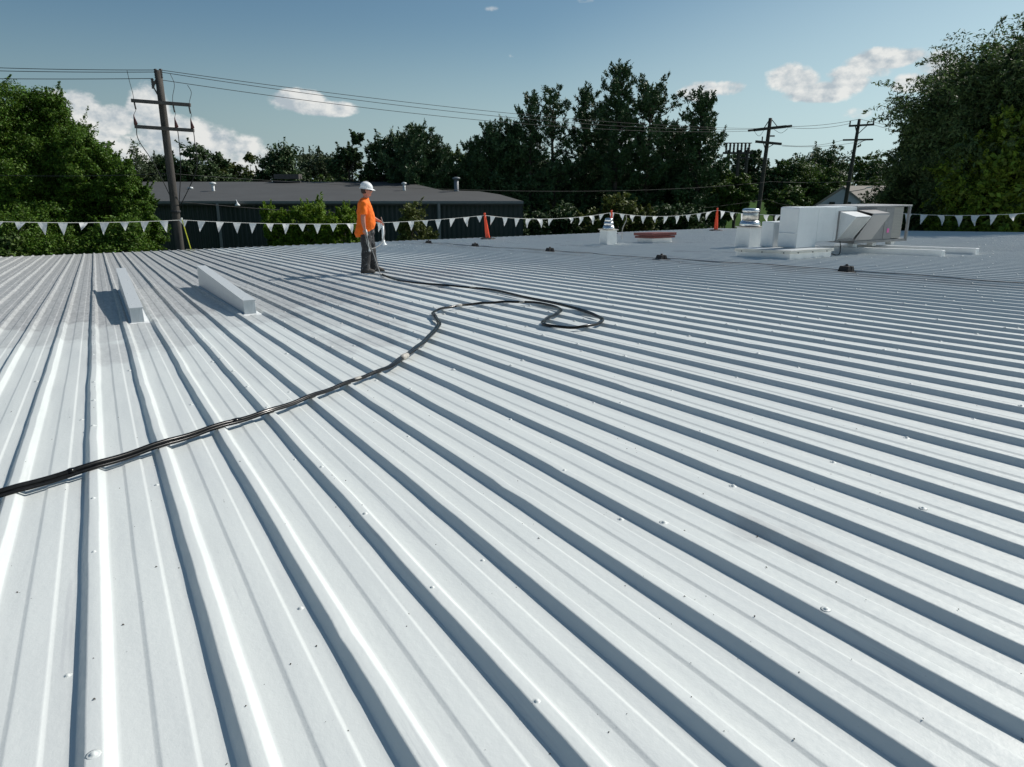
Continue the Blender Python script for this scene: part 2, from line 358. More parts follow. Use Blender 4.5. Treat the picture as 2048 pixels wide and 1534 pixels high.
# dents along some rib shoulders where fasteners pull the sheet
top = (pz_ > -.01)[None, :]
dn = np.clip(vnoise(ribi, YY, 1, 2.9, 8) - .36, 0, 1) * 7
XW += np.where(pz_[None, :] > -HR + .02, .0040 * vnoise(ribi, YY, 1, 4.5, 12) + .0022 * vnoise(ribi, YY, 1, 11, 13), 0)
XW += np.where(top, -.006 * dn, 0); ZZ += np.where(top, -.006 * dn, 0)
V = np.stack([XW, YY, ZZ], -1).reshape(-1, 3)
def grid_mesh(name, V, nx, ny, m):
    me = bpy.data.meshes.new(name); me.vertices.add(len(V)); me.vertices.foreach_set('co', V.astype(np.float32).ravel())
    a = (np.arange(ny - 1)[:, None] * nx + np.arange(nx - 1)[None, :]).ravel()
    q = np.stack([a, a + 1, a + nx + 1, a + nx], -1)
    me.loops.add(q.size); me.loops.foreach_set('vertex_index', q.ravel().astype(np.int32)); me.polygons.add(len(q))
    me.polygons.foreach_set('loop_start', np.arange(len(q), dtype=np.int32) * 4)
    me.update(calc_edges=True); me.materials.append(m); return me
me = grid_mesh('roof', V, nx, ny, M['roof']); ro = bpy.data.objects.new('roof', me); COL.objects.link(ro)
me.transform(Matrix.Translation((-7, -10, -GZ))); ro.parent = bld
# object coordinates are used by the coating: shift texture-friendly origin is handled by a fixed offset
for n in list(M['roof'].node_tree.nodes):
    if n.type == 'TEX_COORD':
        mp = M['roof'].node_tree.nodes.new('ShaderNodeMapping'); mp.inputs['Location'].default_value = (7, 10, 0)
        tl = M['roof'].node_tree
        tos = [l.to_socket for l in n.outputs['Object'].links]
        tl.links.new(n.outputs['Object'], mp.inputs[0])
        for s in tos: tl.links.new(mp.outputs[0], s)
# walls, eave gutter and rake trim
w = MB()
zy = lambda y, dz: zr(y, dz)
w.hexa([(XL + .1, YN + .1, GZ), (XR - .1, YN + .1, GZ), (XR - .1, YF - .15, GZ), (XL + .1, YF - .15, GZ), (XL + .1, YN + .1, zy(YN, -.12)), (XR - .1, YN + .1, zy(YN, -.12)), (XR - .1, YF - .15, zy(YF, -.12)), (XL + .1, YF - .15, zy(YF, -.12))])
rel(w.build('wall', mat('cream_wall_panel', (.5, .48, .43), .6)), bld)
rel(MB().hexa([(XR - .10, YN, zy(YN, -.2)), (XR + .02, YN, zy(YN, -.2)), (XR + .02, YF, zy(YF, -.2)), (XR - .10, YF, zy(YF, -.2)), (XR - .10, YN, zy(YN, .012)), (XR + .02, YN, zy(YN, .012)), (XR + .02, YF, zy(YF, .012)), (XR - .10, YF, zy(YF, .012))]).build('rake_trim', M['white']), bld)
rel(MB().box(XL, XR, YF + .004, YF + .12, zy(YF, -.17), zy(YF, -.045)).build('gutter', M['white']), bld)
# fasteners: coated screw heads; the hundred nearest are parts, the rest one part
def dome(c, r, h, n=7):
    c = Vector(c); rings = [[c + Vector((r * a * math.cos(2 * math.pi * k / n), r * a * math.sin(2 * math.pi * k / n), z * h)) for k in range(n)] for a, z in ((2.5, -.12), (1.8, .08), (1.25, .22), (1.0, .55), (.72, .9), (.3, 1.05))]
    return rings
sp = []
rs = random.Random(5)
for i in range(i0 + 1, i0 + nr - 1):
    x = B0 + i * S
    lap = i % 3 == 0
    y = -1 + rs.random() * .6
    while y < YF - .3:
        if lap and rs.random() < .8: sp.append((x + .016 + rs.uniform(-.004, .004), y, 0))
        y += .62 + rs.uniform(-.08, .08)
    for k in range(22):
        y = -.9 + k * 1.42 + rs.uniform(-.03, .03)
        if y < YF - .2 and (i + k) % 2 == 0: sp.append((x - .050 + rs.uniform(-.005, .005), y, -HR))
sp = [(x, y, z) for x, y, z in sp if not (1.3 < x < 1.7 and 8.9 < y < 13.7) and not (.1 < x < .45 and 9 < y < 14)]
def vis_d(p):
    v = Vector((p[0], p[1], zr(p[1]))); f = v.dot(CR @ Vector((0, 0, -1))); 
    if f < .3: return 1e9
    u = v.dot(CR @ Vector((1, 0, 0))) / f; w_ = v.dot(CR @ Vector((0, 1, 0))) / f
    return v.length if abs(u) < .73 and abs(w_) < .55 else 1e9
sp.sort(key=vis_d)
sm = MB().rings(dome((0, 0, 0), .0070, .0060, 10)).build('screw', M['roof'], bld, smooth=True)
first = True
for (x, y, z) in sp[:100]:
    o = sm if first else sm.copy()
    if not first: COL.objects.link(o)
    first = False
    o.parent = bld; o.location = Vector((x, y, zr(y, z + .001))) - bld.location; s = rs.uniform(.8, 1.25); o.scale = (s, s, s)
mb = MB()
for (x, y, z) in sp[100:]: mb.rings(dome((x, y, zr(y, z + .001)), .0075 + .00012 * y, .007 + .00012 * y, 6))
o = rel(mb.build('screw', M['roof'], smooth=True), bld); tag(o, kind='stuff')
# litter: leaf scraps and specks
mb = MB(); rs = random.Random(11)
for k in range(900):
    y = rs.uniform(.3, 9) if k % 2 else rs.uniform(.3, 4); x = rs.uniform(-1.5, 9) if y > 3 else rs.uniform(-1.2, 5)
    a = ((x - B0 + .024) % S) - .024
    z = 0 if a < .037 and a > -.002 else -HR + (.006 if .14 < a < .216 else 0)
    if a < -.002 or .037 < a < .066: continue
    r = rs.choice((.0014, .0018, .0022, .003, .0042)) * rs.uniform(.7, 1.3); c = Vector((x, y, zr(y, z + .0015))); an = rs.random() * 6.28
    u = Vector((math.cos(an), math.sin(an), rs.uniform(-.2, .2))) * r; v = Vector((-math.sin(an), math.cos(an), rs.uniform(-.2, .2))) * r * .6
    up = Vector((0, 0, r * .5))
    mb.add([c - u, c - v + up, c + u, c + v + up, c + up * 1.8], [(0, 1, 4), (1, 2, 4), (2, 3, 4), (3, 0, 4), (3, 2, 1, 0)])
tag(mb.build('roof_litter', M['debris']), 'dark leaf scraps and specks scattered over the white roof', 'litter', kind='stuff')

# ------------------------------------------------------------------ narrow sheet-metal boxes on the left
def curb_box(x0, x1, y0, y1, h0, label, seams):
    t = thing('sheet_metal_box', ((x0 + x1) / 2, y0, zr(y0, -HR)), label, 'metal box', 'narrow metal boxes on the left of the roof')
    zt = zr(y0, h0)
    o = MB().hexa([(x0, y0, zr(y0, -HR)), (x1, y0, zr(y0, -HR)), (x1, y1, zr(y1, -HR)), (x0, y1, zr(y1, -HR)), (x0 + .004, y0 + .012, zt), (x1 - .004, y0 + .012, zt), (x1 - .004, y1, zt), (x0 + .004, y1, zt)]).build('body', M['galv'], bevel=.003); rel(o, t)
    o = MB().box(x0 - .004, x1 + .004, y0 - .002, y1 + .01, zt - .012, zt + .002).build('cap', M['galv'], bevel=.001); rel(o, t)
    for s in seams: rel(MB().box(x0 - .006, x1 + .006, s, s + .02, zt - .014, zt + .004).build('seam', M['white']), t)
    for k in range(9): rel(MB().rings(dome(((x0 + x1) / 2 + (.03 if k % 2 else -.03), y0 + .25 + k * .5, zt + .002), .006, .005, 8)).build('screw', M['galv'], smooth=True), t)
    # coating fillet at the foot
    rel(MB().hexa([(x0 - .05, y0 - .07, zr(y0, -HR + .001)), (x1 + .10, y0 - .07, zr(y0, -HR + .001)), (x1 + .07, y1, zr(y1, -HR + .001)), (x0 - .03, y1, zr(y1, -HR + .001)),
                  (x0 - .004, y0 - .004, zr(y0, -HR + .013)), (x1 + .01, y0 - .004, zr(y0, -HR + .013)), (x1 + .01, y1, zr(y1, -HR + .013)), (x0 - .004, y1, zr(y1, -HR + .013))]).build('flashing', M['white']), t)
curb_box(1.435, 1.575, 9.02, 13.45, .150, 'narrow wedge-shaped grey metal box, the one nearer the worker', [11.6])
curb_box(.215, .350, 9.10, 13.75, .150, 'leftmost narrow grey metal box casting a dark blue shadow', [12.4, 13.2])

# ------------------------------------------------------------------ rooftop equipment on the right
cx0, cx1, cy0, cy1 = 13.08, 14.46, 10.58, 12.12
t = thing('roof_curb', (cx0, cy0, zr(cy0, -HR)), 'low square white curb with a metal lid under the wrapped ducts', 'roof curb')
rel(MB().hexa([(cx0, cy0, zr(cy0, -HR)), (cx1, cy0, zr(cy0, -HR)), (cx1, cy1, zr(cy1, -HR)), (cx0, cy1, zr(cy1, -HR)), (cx0, cy0, zr(cy0, .13)), (cx1, cy0, zr(cy0, .13)), (cx1, cy1, zr(cy1, .13)), (cx0, cy1, zr(cy1, .13))]).build('base', M['white'], bevel=.01), t)
e = .035
def slab(x0, x1, y0, y1, a, b): return MB().hexa([(x0, y0, zr(y0, a)), (x1, y0, zr(y0, a)), (x1, y1, zr(y1, a)), (x0, y1, zr(y1, a)), (x0, y0, zr(y0, b)), (x1, y0, zr(y0, b)), (x1, y1, zr(y1, b)), (x0, y1, zr(y1, b))])
rel(slab(cx0 - e, cx1 + e, cy0 - e, cy1 + e, .115, .182).build('lid', mat('lid_edge', (.62, .61, .56), .4, var=.1), bevel=.006), t)
rel(slab(cx0, cx1, cy0, cy1, .1821, .186).build('lid_top', M['galv']), t)
for k in range(3):
    for (x, y) in ((cx0 - e - .003, cy0 + .15 + k * .6), (cx0 + .2 + k * .48, cy0 - e - .003)):
        rel(MB().lathe((x, y, zr(y, .128)), [(.001, -.014), (.014, -.01), (.014, .01), (.001, .014)], 8).build('bolt', M['dark']), t)
def wrapped(x0, x1, y0, y1, z0, z1, name, seed, parent):
    bm = bmesh.new(); bmesh.ops.create_cube(bm, size=1)
    for v in bm.verts: v.co = Vector(((x0 + x1) / 2 + v.co.x * (x1 - x0), (y0 + y1) / 2 + v.co.y * (y1 - y0), (z0 + z1) / 2 + v.co.z * (z1 - z0)))
    bmesh.ops.bevel(bm, geom=bm.edges[:], offset=.016, segments=2, affect='EDGES')
    bmesh.ops.subdivide_edges(bm, edges=bm.edges[:], cuts=5, use_grid_fill=True)
    r = random.Random(seed)
    for v in bm.verts:
        n = math.sin(v.co.x * 9 + seed) * .5 + math.sin(v.co.z * 13 + v.co.y * 5) * .5 + r.uniform(-.5, .5)
        v.co += Vector((n * .0035, n * .004, n * .0035))
    me = bpy.data.meshes.new(name); bm.to_mesh(me); bm.free(); me.materials.append(M['wrap'])
    me.shade_flat()
    o = bpy.data.objects.new(name, me); COL.objects.link(o); return rel(o, parent)
FY = 11.0                              # front face of ducts and unit
zt = -.478                             # top of ducts and unit
t = thing('air_duct', (13.74, FY, zr(FY, .19)), 'tall white film-wrapped duct dropping onto the curb, beside the grey air conditioner', 'duct')
wrapped(13.74, 14.43, FY, FY + .52, zr(FY, .187), zt, 'elbow', 1, t)
wrapped(14.36, 15.80, FY + .004, FY + .50, zr(FY, .30), zt - .003, 'duct_run', 2, t)
for x in (14.42, 15.02): rel(MB().box(x, x + .025, FY - .003, FY + .03, zr(FY, .30), zt - .02).build('seam', M['wrap'], bevel=.004), t)
rel(MB().box(13.72, 13.75, FY + .02, FY + .5, zr(FY, .50), zr(FY, .53)).build('fold', M['wrap'], bevel=.01), t)
t = thing('air_duct', (13.72, 12.0, zr(12, .19)), 'short white wrapped duct standing behind the tall one on the curb', 'duct')
wrapped(13.80, 14.4, 11.70, 12.08, zr(11.9, .187), zr(11.9, .78), 'body', 3, t)
# packaged unit
t = thing('air_conditioner', (15.81, FY, zr(FY, .0)), 'grey rooftop air conditioner with slanted hood and beige coil guard', 'air conditioner')
zb = zr(FY, .27)
rel(MB().box(15.81, 17.28, FY + .01, FY + 1.1, zb, zt - .03).build('cabinet', M['acgrey'], bevel=.008), t)
rel(MB().box(15.78, 17.96, FY - .02, FY + 1.14, zt - .03, zt + .005).build('top_panel', mat('pale_top_panel', (.34, .34, .34), .5, metal=.2), bevel=.006), t)
rel(MB().box(15.81, 17.94, FY - .01, FY + 1.12, zb - .06, zb).build('base_rail', M['acgrey'], bevel=.005), t)
rel(MB().box(15.86, 16.55, FY + .0, FY + .02, zt - .16, zt - .05).build('access_panel', mat('panel_shadow', (.16, .165, .18), .5)), t)  # dark strip under the top panel's edge, shadow put into its colour
rel(MB().box(16.93, 17.22, FY - .002, FY + .02, zb + .02, zt - .07).build('access_panel', M['acgrey'], bevel=.004), t)
mb = MB(); mb.rings([[Vector((17.30 + .26 * (1 - math.cos(a)) , FY + .05 + .0 * a, z)) for a in (0,)] * 1 for z in (0, 1)]) if 0 else None
cm = MB(); nseg = 9
arc = [(17.29, FY + .02)] + [(17.62 + .16 * math.sin(k / 6 * math.pi / 2), FY + .02 + .16 * (1 - math.cos(k / 6 * math.pi / 2))) for k in range(7)] + [(17.78, FY + 1.08), (17.29, FY + 1.08)]
cm.rings([[Vector((x, y, z)) for x, y in arc] for z in (zb + .02, zt - .05)])
rel(cm.build('coil_guard', M['acbeige']), t)
ln = MB()
for k in range(20):
    z = zb + .05 + k * (zt - .1 - zb) / 20
    for (a, b) in zip(arc[:-2], arc[1:-1]): ln.beam((a[0] + .004, a[1] - .006, z), (b[0] + .006, b[1] - .006, z), .006)
rel(ln.build('guard_wires', M['acgrey']), t)
for x in (17.88,):
    for y in (FY + .0, FY + 1.08): rel(MB().beam((x, y, zb - .06), (x, y, zt - .03), .055).build('frame_post', M['trim']), t)
rel(MB().box(17.05, 17.13, FY - .012, FY - .003, zb + .17, zb + .27).build('sticker', M['pink']), t)
# white hood on the duct side, grey hood on the unit
def hood(x0, x1, d, z0, z1, m, y, slats):
    mb = MB(); w_ = .012
    yt = y - d
    for x in (x0, x1 - w_): mb.add([(x, y, z0), (x, y, z1), (x, yt, z1 - .10), (x + w_, y, z0), (x + w_, y, z1), (x + w_, yt, z1 - .10)], [(0, 1, 2), (5, 4, 3), (0, 3, 4, 1), (1, 4, 5, 2), (2, 5, 3, 0)])
    mb.hexa([(x0, y, z1), (x1, y, z1), (x1, yt, z1 - .10), (x0, yt, z1 - .10), (x0, y, z1 + .014), (x1, y, z1 + .014), (x1, yt, z1 - .086), (x0, yt, z1 - .086)])
    o = mb.build('hood', m); rel(o, t)
    sl_ = MB()
    for k in range(slats):
        x = x0 + .02 + k * (x1 - x0 - .04) / (slats - 1)
        sl_.beam((x, yt + .02, z1 - .11), (x, y - .01, z0 + .02), .009, .02)
    q = sl_.build('hood_louvre', m); q.parent = o; q.data.transform(Matrix.Translation(-Vector(t.location)))
    return o
hood(15.17, 15.74, .42, zb + .06, zt - .13, M['white'], FY - .006, 12)
fr = MB().box(15.12, 15.78, FY - .006, FY + .012, zb + .02, zt - .10).build('hood_frame', M['acgrey']); rel(fr, t)
# slanted filter panel hood on the unit
y = FY; x0, x1 = 15.83, 16.48; d = .40
g2 = MB().hexa([(x0, y - .0, zb + .02), (x1, y - .0, zb + .02), (x1, y, zb + .04), (x0, y, zb + .04), (x0, y - d, zt - .20), (x1, y - d, zt - .20), (x1, y - d, zt - .17), (x0, y - d, zt - .17)])
rel(g2.build('filter_panel', mat('grey_mesh_panel', (.34, .34, .345), .5, var=.1, vscale=90, stretch=(1, 1, .2))), t)
rel(MB().hexa([(x0, y - d, zt - .17), (x1, y - d, zt - .17), (x1, y, zt - .10), (x0, y, zt - .10), (x0, y - d, zt - .158), (x1, y - d, zt - .158), (x1, y, zt - .088), (x0, y, zt - .088)]).build('hood_top', M['acgrey']), t)
rel(MB().add([(x1, y, zb + .04), (x1, y, zt - .10), (x1, y - d, zt - .17), (x1 - .01, y, zb + .04), (x1 - .01, y, zt - .10), (x1 - .01, y - d, zt - .17)], [(0, 2, 1), (3, 4, 5), (0, 1, 4, 3), (1, 2, 5, 4), (2, 0, 3, 5)]).build('hood_side', M['acgrey']), t)
for k in range(3): rel(MB().box(15.95 + k * .75, 16.1 + k * .75, FY + .1, FY + .25, zr(FY, .12), zb - .061).build('support_block', M['white']), t)
rel(MB().tube(catmull([(15.25, FY - .03, zb + .03), (15.2, FY - .10, zb - .1), (15.05, FY - .2, zr(10.9, .02)), (14.75, FY - .3, zr(10.8, .015)), (14.5, FY - .25, zr(10.8, .1))]), .011, 6).build('power_cable', M['rubber'], smooth=True), t)
for (x, ya, yb, lb) in ((15.93, 8.93, 12.4, 'long white coated sleeper beam under the air conditioner, nearer of two'), (17.02, 8.80, 12.4, 'long white coated sleeper beam under the air conditioner, farther of two')):
    o = slab(x, x + .13, ya, yb, -HR, .125).build('sleeper_beam', M['white'], bevel=.012); tag(o, lb, 'beam', 'sleeper beams')
# exhaust vents
t = thing('exhaust_vent', (16.4, 14.8, zr(14.8, -HR)), 'large shiny round aluminium vent hood on a tall white box', 'roof vent')
vx0, vx1, vy0, vy1 = 16.13, 16.70, 14.50, 15.05
rel(MB().hexa([(vx0, vy0, zr(vy0, -HR)), (vx1, vy0, zr(vy0, -HR)), (vx1, vy1, zr(vy1, -HR)), (vx0, vy1, zr(vy1, -HR))] + [(a, b, zr(14.5, .54)) for a, b in ((vx0 + .02, vy0 + .02), (vx1 - .02, vy0 + .02), (vx1 - .02, vy1 - .02), (vx0 + .02, vy1 - .02))]).build('curb', M['white'], bevel=.012), t)
zc = zr(14.5, .54)
rel(MB().box(vx0 - .01, vx1 + .01, vy0 - .01, vy1 + .01, zc, zc + .03).build('flange', mat('tan_flange', (.55, .50, .45), .5)), t)
c = (16.40, 14.78, zc + .03)
rel(MB().lathe(c, [(.22, 0), (.285, .02), (.30, .06), (.28, .12), (.235, .165), (.20, .18), (.001, .18)], 32).build('base_ring', M['alu'], smooth=True), t)
rel(MB().lathe(c, [(.20, .19), (.222, .195), (.222, .40), (.20, .41)], 32).build('drum', mat('brushed_drum', (.72, .68, .62), .35, metal=.8, var=.2, vscale=14, stretch=(1, 1, .1)), smooth=True), t)
rel(MB().lathe(c, [(.20, .41), (.243, .415), (.245, .45), (.225, .49), (.16, .505), (.001, .51)], 32).build('cap', M['alu'], smooth=True), t)
t = thing('exhaust_vent', (14.97, 19.6, zr(19.6, -HR)), 'small aluminium vent cap on a white box beside the red roof hatch', 'roof vent')
vx0, vx1, vy0, vy1 = 14.76, 15.17, 19.33, 19.78
rel(MB().hexa([(vx0, vy0, zr(vy0, -HR)), (vx1, vy0, zr(vy0, -HR)), (vx1, vy1, zr(vy1, -HR)), (vx0, vy1, zr(vy1, -HR))] + [(a, b, zr(19.4, .46)) for a, b in ((vx0 + .01, vy0 + .01), (vx1 - .01, vy0 + .01), (vx1 - .01, vy1 - .01), (vx0 + .01, vy1 - .01))]).build('curb', M['white'], bevel=.01), t)
zc = zr(19.4, .46)
rel(MB().box(vx0 - .03, vx1 + .03, vy0 - .03, vy1 + .03, zc, zc + .03).build('flange', mat('cream_flange', (.6, .57, .5), .5)), t)
c = (14.97, 19.55, zc + .03)
rel(MB().lathe(c, [(.10, 0), (.20, .01), (.205, .03), (.17, .12), (.12, .125)], 24).build('skirt', M['alu'], smooth=True), t)
rel(MB().lathe(c, [(.12, .125), (.16, .13), (.155, .24), (.10, .245)], 24).build('drum', M['alu'], smooth=True), t)
rel(MB().lathe(c, [(.10, .245), (.14, .25), (.135, .33), (.11, .36), (.001, .365)], 24).build('cap', M['alu'], smooth=True), t)
# roof hatch
t = thing('roof_hatch', (16.9, 19.5, zr(19.5, -HR)), 'low roof hatch with maroon lid on a white curb', 'roof hatch')
rel(slab(16.44, 17.28, 18.98, 19.80, -HR, .15).build('curb', M['white'], bevel=.012), t)
rel(slab(16.38, 17.36, 18.90, 19.88, .15, .22).build('frame', M['maroon'], bevel=.006), t)
rel(slab(16.35, 17.39, 18.87, 19.91, .235, .33).build('lid', M['maroon'], bevel=.01), t)
# twisted stick propping the pennant line behind the hatch
a = P(1286, 463, 27.5); b = P(1295, 434, 28.0)
tag(MB().tube(catmull([(17.9, 22.5, zr(22.5)), (17.95, 22.55, zr(22.5, .4)), (18.16, 22.6, zr(22.5, .72)), (18.14, 22.6, zr(22.5, .9))]), [.012] * 6 + [.018] * 6 + [.012] * 7, 6).build('prop_stick', M['tape']), 'thin twisted pale stick standing up behind the maroon hatch', 'stick')
# plumbing vent behind the worker, cable run on rubber blocks
v = on_roof(767, 489)
t = thing('vent_pipe', (v.x, v.y, zr(v.y, -HR)), 'white plastic vent pipe with flared foot standing behind the worker', 'vent pipe')
MB().lathe((0, 0, 0), [(.15, 0), (.14, .02), (.065, .12), (.062, .20)], 20).build('flashing', M['white'], t, smooth=True)
MB().lathe((0, 0, .12), [(.045, 0), (.045, .62), (.038, .62), (.038, .5)], 16).build('pipe', M['white'], t, smooth=True)
v = on_roof(712, 492)
BL = [(on_roof(*q), l) for q, l in (((857, 486), 'black rubber pipe block just right of the worker, farthest but one along the cable'), ((952, 492), 'black rubber pipe block below the leftmost orange stanchion'),
      ((1102, 502), 'black rubber pipe block left of the small vent box'), ((1320, 518), 'black rubber pipe block between the maroon hatch and the white curb'),
      ((1694, 542), 'black rubber pipe block nearest the camera, in front of the air conditioner'))]
for (v, l) in BL:
    v.x = 11.3 + (v.x - 11.3) * .5
    v = Vector((v.x, v.y, zr(v.y, -HR * .3)))
    t = thing('pipe_block', v, l, 'rubber block', 'rubber blocks along the cable run')
    for (sx) in (-1, 1):
        MB().hexa([(sx * .055 - .055, -.10, 0), (sx * .055 + .045, -.10, 0), (sx * .055 + .045, .10, 0), (sx * .055 - .055, .10, 0), (sx * .045 - .03, -.085, .10), (sx * .045 + .03, -.085, .10), (sx * .045 + .03, .085, .10), (sx * .045 - .03, .085, .10)]).build('foot', M['rubber'], t, bevel=.008)
    MB().box(-.045, .045, -.07, .07, .03, .07).build('saddle', M['rubber'], t)
    MB().lathe((0, 0, .075), [(.03, -.01), (.035, .02), (.02, .055), (.001, .06)], 10).build('knob', M['rubber'], t)
    MB().box(-.16, .16, -.14, .14, -.004, .006).build('pad', M['rubber'], t)
cp = []
for k in range(46):
    y = 4.5 + k * .55
    if y > 27.5: break
    cp.append((11.28 + .10 * math.sin(y * .8) + .05 * math.sin(y * 2.1), y, zr(y, .014 + .01 * math.sin(y * 1.7) ** 2)))
tag(MB().tube(catmull(cp, 3), .006, 6).build('roof_cable', M['rubber'], smooth=True), 'thin dark cable wandering along the black rubber blocks', 'cable')

# ------------------------------------------------------------------ warning line: stanchions and pennants
def stanchion(x, y, lean, label, rz=0):
    t = thing('stanchion', (x, y, zr(y, 0)), label, 'safety post', 'orange warning line stanchions', rz)
    MB().ell([(0, 0, 0, .36, .30), (0, 0, .02, .36, .30), (0, 0, .045, .30, .25), (0, 0, .05, .1, .1)], 8).build('base', M['rubber'], t)
    lx, ly = lean
    pr = [(.105, .045), (.10, .10), (.09, .35), (.066, .70), (.048, .93), (.055, .94), (.055, .96), (.038, .97), (.034, 1.03), (.05, 1.045), (.05, 1.09), (.03, 1.11)]
    MB().ell([(lx * z, ly * z, z, r, r * .9) for r, z in pr], 10).build('post', M['orange'], t, smooth=True)
    MB().ell([(lx * z, ly * z, z, r * 1.02, r * .93) for r, z in ((.104, .06), (.1005, .14))], 10).build('collar', M['orange'], t)
    return Vector((x + lx, y + ly, zr(y, 1.0)))
tops = {}
tops[1] = stanchion(14.78, 27.85, (-.13, .02), 'orange stanchion leaning left, first to the right of the worker')
tops[2] = stanchion(21.60, 28.0, (-.02, 0), 'orange stanchion directly behind the small aluminium vent')
tops[3] = stanchion(27.27, 26.75, (0, 0), 'orange stanchion just left of the big round vent hood')
tops[4] = stanchion(28.0, 19.68, (0, 0), 'orange stanchion whose tip shows above the air conditioner')
tops[5] = stanchion(28.0, 10.4, (0, 0), 'orange stanchion past the right edge of the picture')
t = thing('pole_stand', (2.92, 28.75, zr(28.75)), 'thin yellow fibreglass pole on a flat round base near the eave', 'pole')
MB().lathe((0, 0, 0), [(.19, 0), (.19, .012), (.15, .025), (.05, .03)], 20).build('base', mat('dull_base', (.22, .23, .16), .6), t)
MB().tube([(.02, 0, .02), (-.16, .02, 1.12)], [.019, .015], 8).build('pole', M['yellow'], t)
MB().lathe((-.165, .02, 1.12), [(.03, -.04), (.04, 0), (.02, .04)], 8).build('knot', M['flag'], t)
ytop = Vector((2.76, 28.77, zr(28.77, 1.08)))
left_end = Vector((-4.2, 28.2, zr(28.2, 1.26)))
def span(a, b, sag, n=24):
    return [a.lerp(b, k / n) - Vector((0, 0, sag * 4 * (k / n) * (1 - k / n))) for k in range(n + 1)]
def pennants(name, label, spans, seed, first_off=.2, pitch=.61):
    rs = random.Random(seed)
    allp = []
    for s in spans: allp += s[(1 if allp else 0):]
    t = thing(name, allp[0], label, 'pennant string', 'pennant warning lines')
    o = MB().tube(allp, .0085, 5).build('rope', M['rope']); rel(o, t)
    d = first_off; acc = 0; i = 0
    L_ = [0]
    for a, b in zip(allp[:-1], allp[1:]): L_.append(L_[-1] + (b - a).length)
    def at(s):
        s = max(0, min(L_[-1] - 1e-4, s))
        for i in range(len(L_) - 1):
            if L_[i + 1] > s: return allp[i].lerp(allp[i + 1], (s - L_[i]) / (L_[i + 1] - L_[i]))
        return allp[-1]
    while d < L_[-1] - .3:
        w = .30 * rs.uniform(.88, 1.03); ln = .40 * rs.choice((1, 1, 1, .95, .9, .75, .6)) * rs.uniform(.92, 1.05)
        a, b = at(d), at(d + w); c = (a + b) / 2 + Vector((rs.uniform(-.11, .05), rs.uniform(-.14, .10), -ln))
        bend = Vector((b - a).cross(Vector((0, 0, 1)))).normalized() * rs.uniform(-.09, .09)
        N_ = 5; vs = []
        for r_ in range(N_ + 1):
            f = r_ / N_; off = bend * math.sin(f * 2.6)
            l_ = a.lerp(c, f) + off; r2 = b.lerp(c, f) + off
            for k in range(4): vs.append(l_.lerp(r2, k / 3) + bend * (.35 * math.sin(k * 2 + r_)))
        fs = [(r_ * 4 + k, r_ * 4 + k + 1, (r_ + 1) * 4 + k + 1, (r_ + 1) * 4 + k) for r_ in range(N_) for k in range(3)]
        m_ = MB().add(vs, fs); o = m_.build('pennant', M['flag'], smooth=True); rel(o, t)
        d += pitch * rs.uniform(.93, 1.07) * (1.9 if rs.random() < .03 else 1)
    return t
T = tops
pennants('pennant_line', 'string of white pennants running along the far eave of the roof', [span(left_end, ytop, .10), span(ytop, T[1], .10 + .14), span(T[1], T[2], .22), span(T[2], T[3], .24)], 4)
pennants('pennant_line', 'string of white pennants along the right side, passing behind the air conditioner', [span(T[3], T[4], .26), span(T[4], T[5], .34)], 9)

# ------------------------------------------------------------------ spray hose
def hp(pts, r): return [Vector((*on_roof(x, y, r)[:2], 0)) for x, y in pts]
main = [(-330, 1075), (-120, 1022), (0, 988), (95, 960), (180, 935), (310, 893), (440, 852), (540, 822), (640, 786), (720, 756), (775, 735), (805, 716), (845, 687), (872, 660), (880, 647), (872, 634), (868, 625), (885, 618), (935, 610), (1000, 605), (1060, 605), (1100, 611), (1120, 618), (1115, 626), (1096, 636), (1085, 646), (1100, 652), (1150, 655), (1195, 648), (1206, 639), (1190, 630), (1155, 618), (1110, 606), (1050, 594), (985, 580), (920, 573), (860, 568), (800, 561), (764, 549)]
pl = catmull(hp(main, .01), 10)
def drape(pl, off, r, ph, i0=0, i1=None):
    out_ = []; i1 = i1 or len(pl)
    for i in range(i0, i1):
        p = pl[i]; q = pl[min(i + 1, len(pl) - 1)]; p0 = pl[max(i - 1, 0)]
        d = (q - p0).normalized(); nrm = Vector((-d.y, d.x, 0)); tw = math.sin(i * .045 + ph)
        x = p + nrm * (off + .005 * tw)
        a = ((x.x - B0 + .024) % S) / S
        sag = .006 * math.sin(math.pi * min(1, max(0, (a - .2) / .75)))
        out_.append(Vector((x.x, x.y, zr(x.y, r + .001 - sag + .004 * max(0, tw)))))
    return out_
iC = 11 * 10
t = thing('spray_hose', (0, 3, zr(3)), 'bundle of black spray hoses snaking from lower left, looping, then running to the worker', 'hose')
t.location = (2, 3, zr(3))
rel(MB().tube(drape(pl, 0, .0145, 0), .0145, 8).build('hose_line', M['hose'], smooth=True), t)
rel(MB().tube(drape(pl, .020, .009, 2, 0, None), .009, 8).build('hose_line', M['hose'], smooth=True), t)
rel(MB().tube(drape(pl, -.019, .0085, 4, 0, iC + 2), .0085, 8).build('hose_line', M['hose'], smooth=True), t)
dd = drape(pl, 0, .014, 0)
def wrap_at(i, w, r, m, name):
    rel(MB().tube(dd[i:i + w], [r * .8] + [r] * (w - 2) + [r * .85], 10).build(name, m, smooth=True), t)
wrap_at(iC - 1, 4, .026, M['tape'], 'coupling')
for i in (35, 62, 88, 150, 176, 196, 345): wrap_at(i, 3, .0175, M['tape'] if i in (88, 176, 196, 345) else M['hose'], 'tape_wrap')

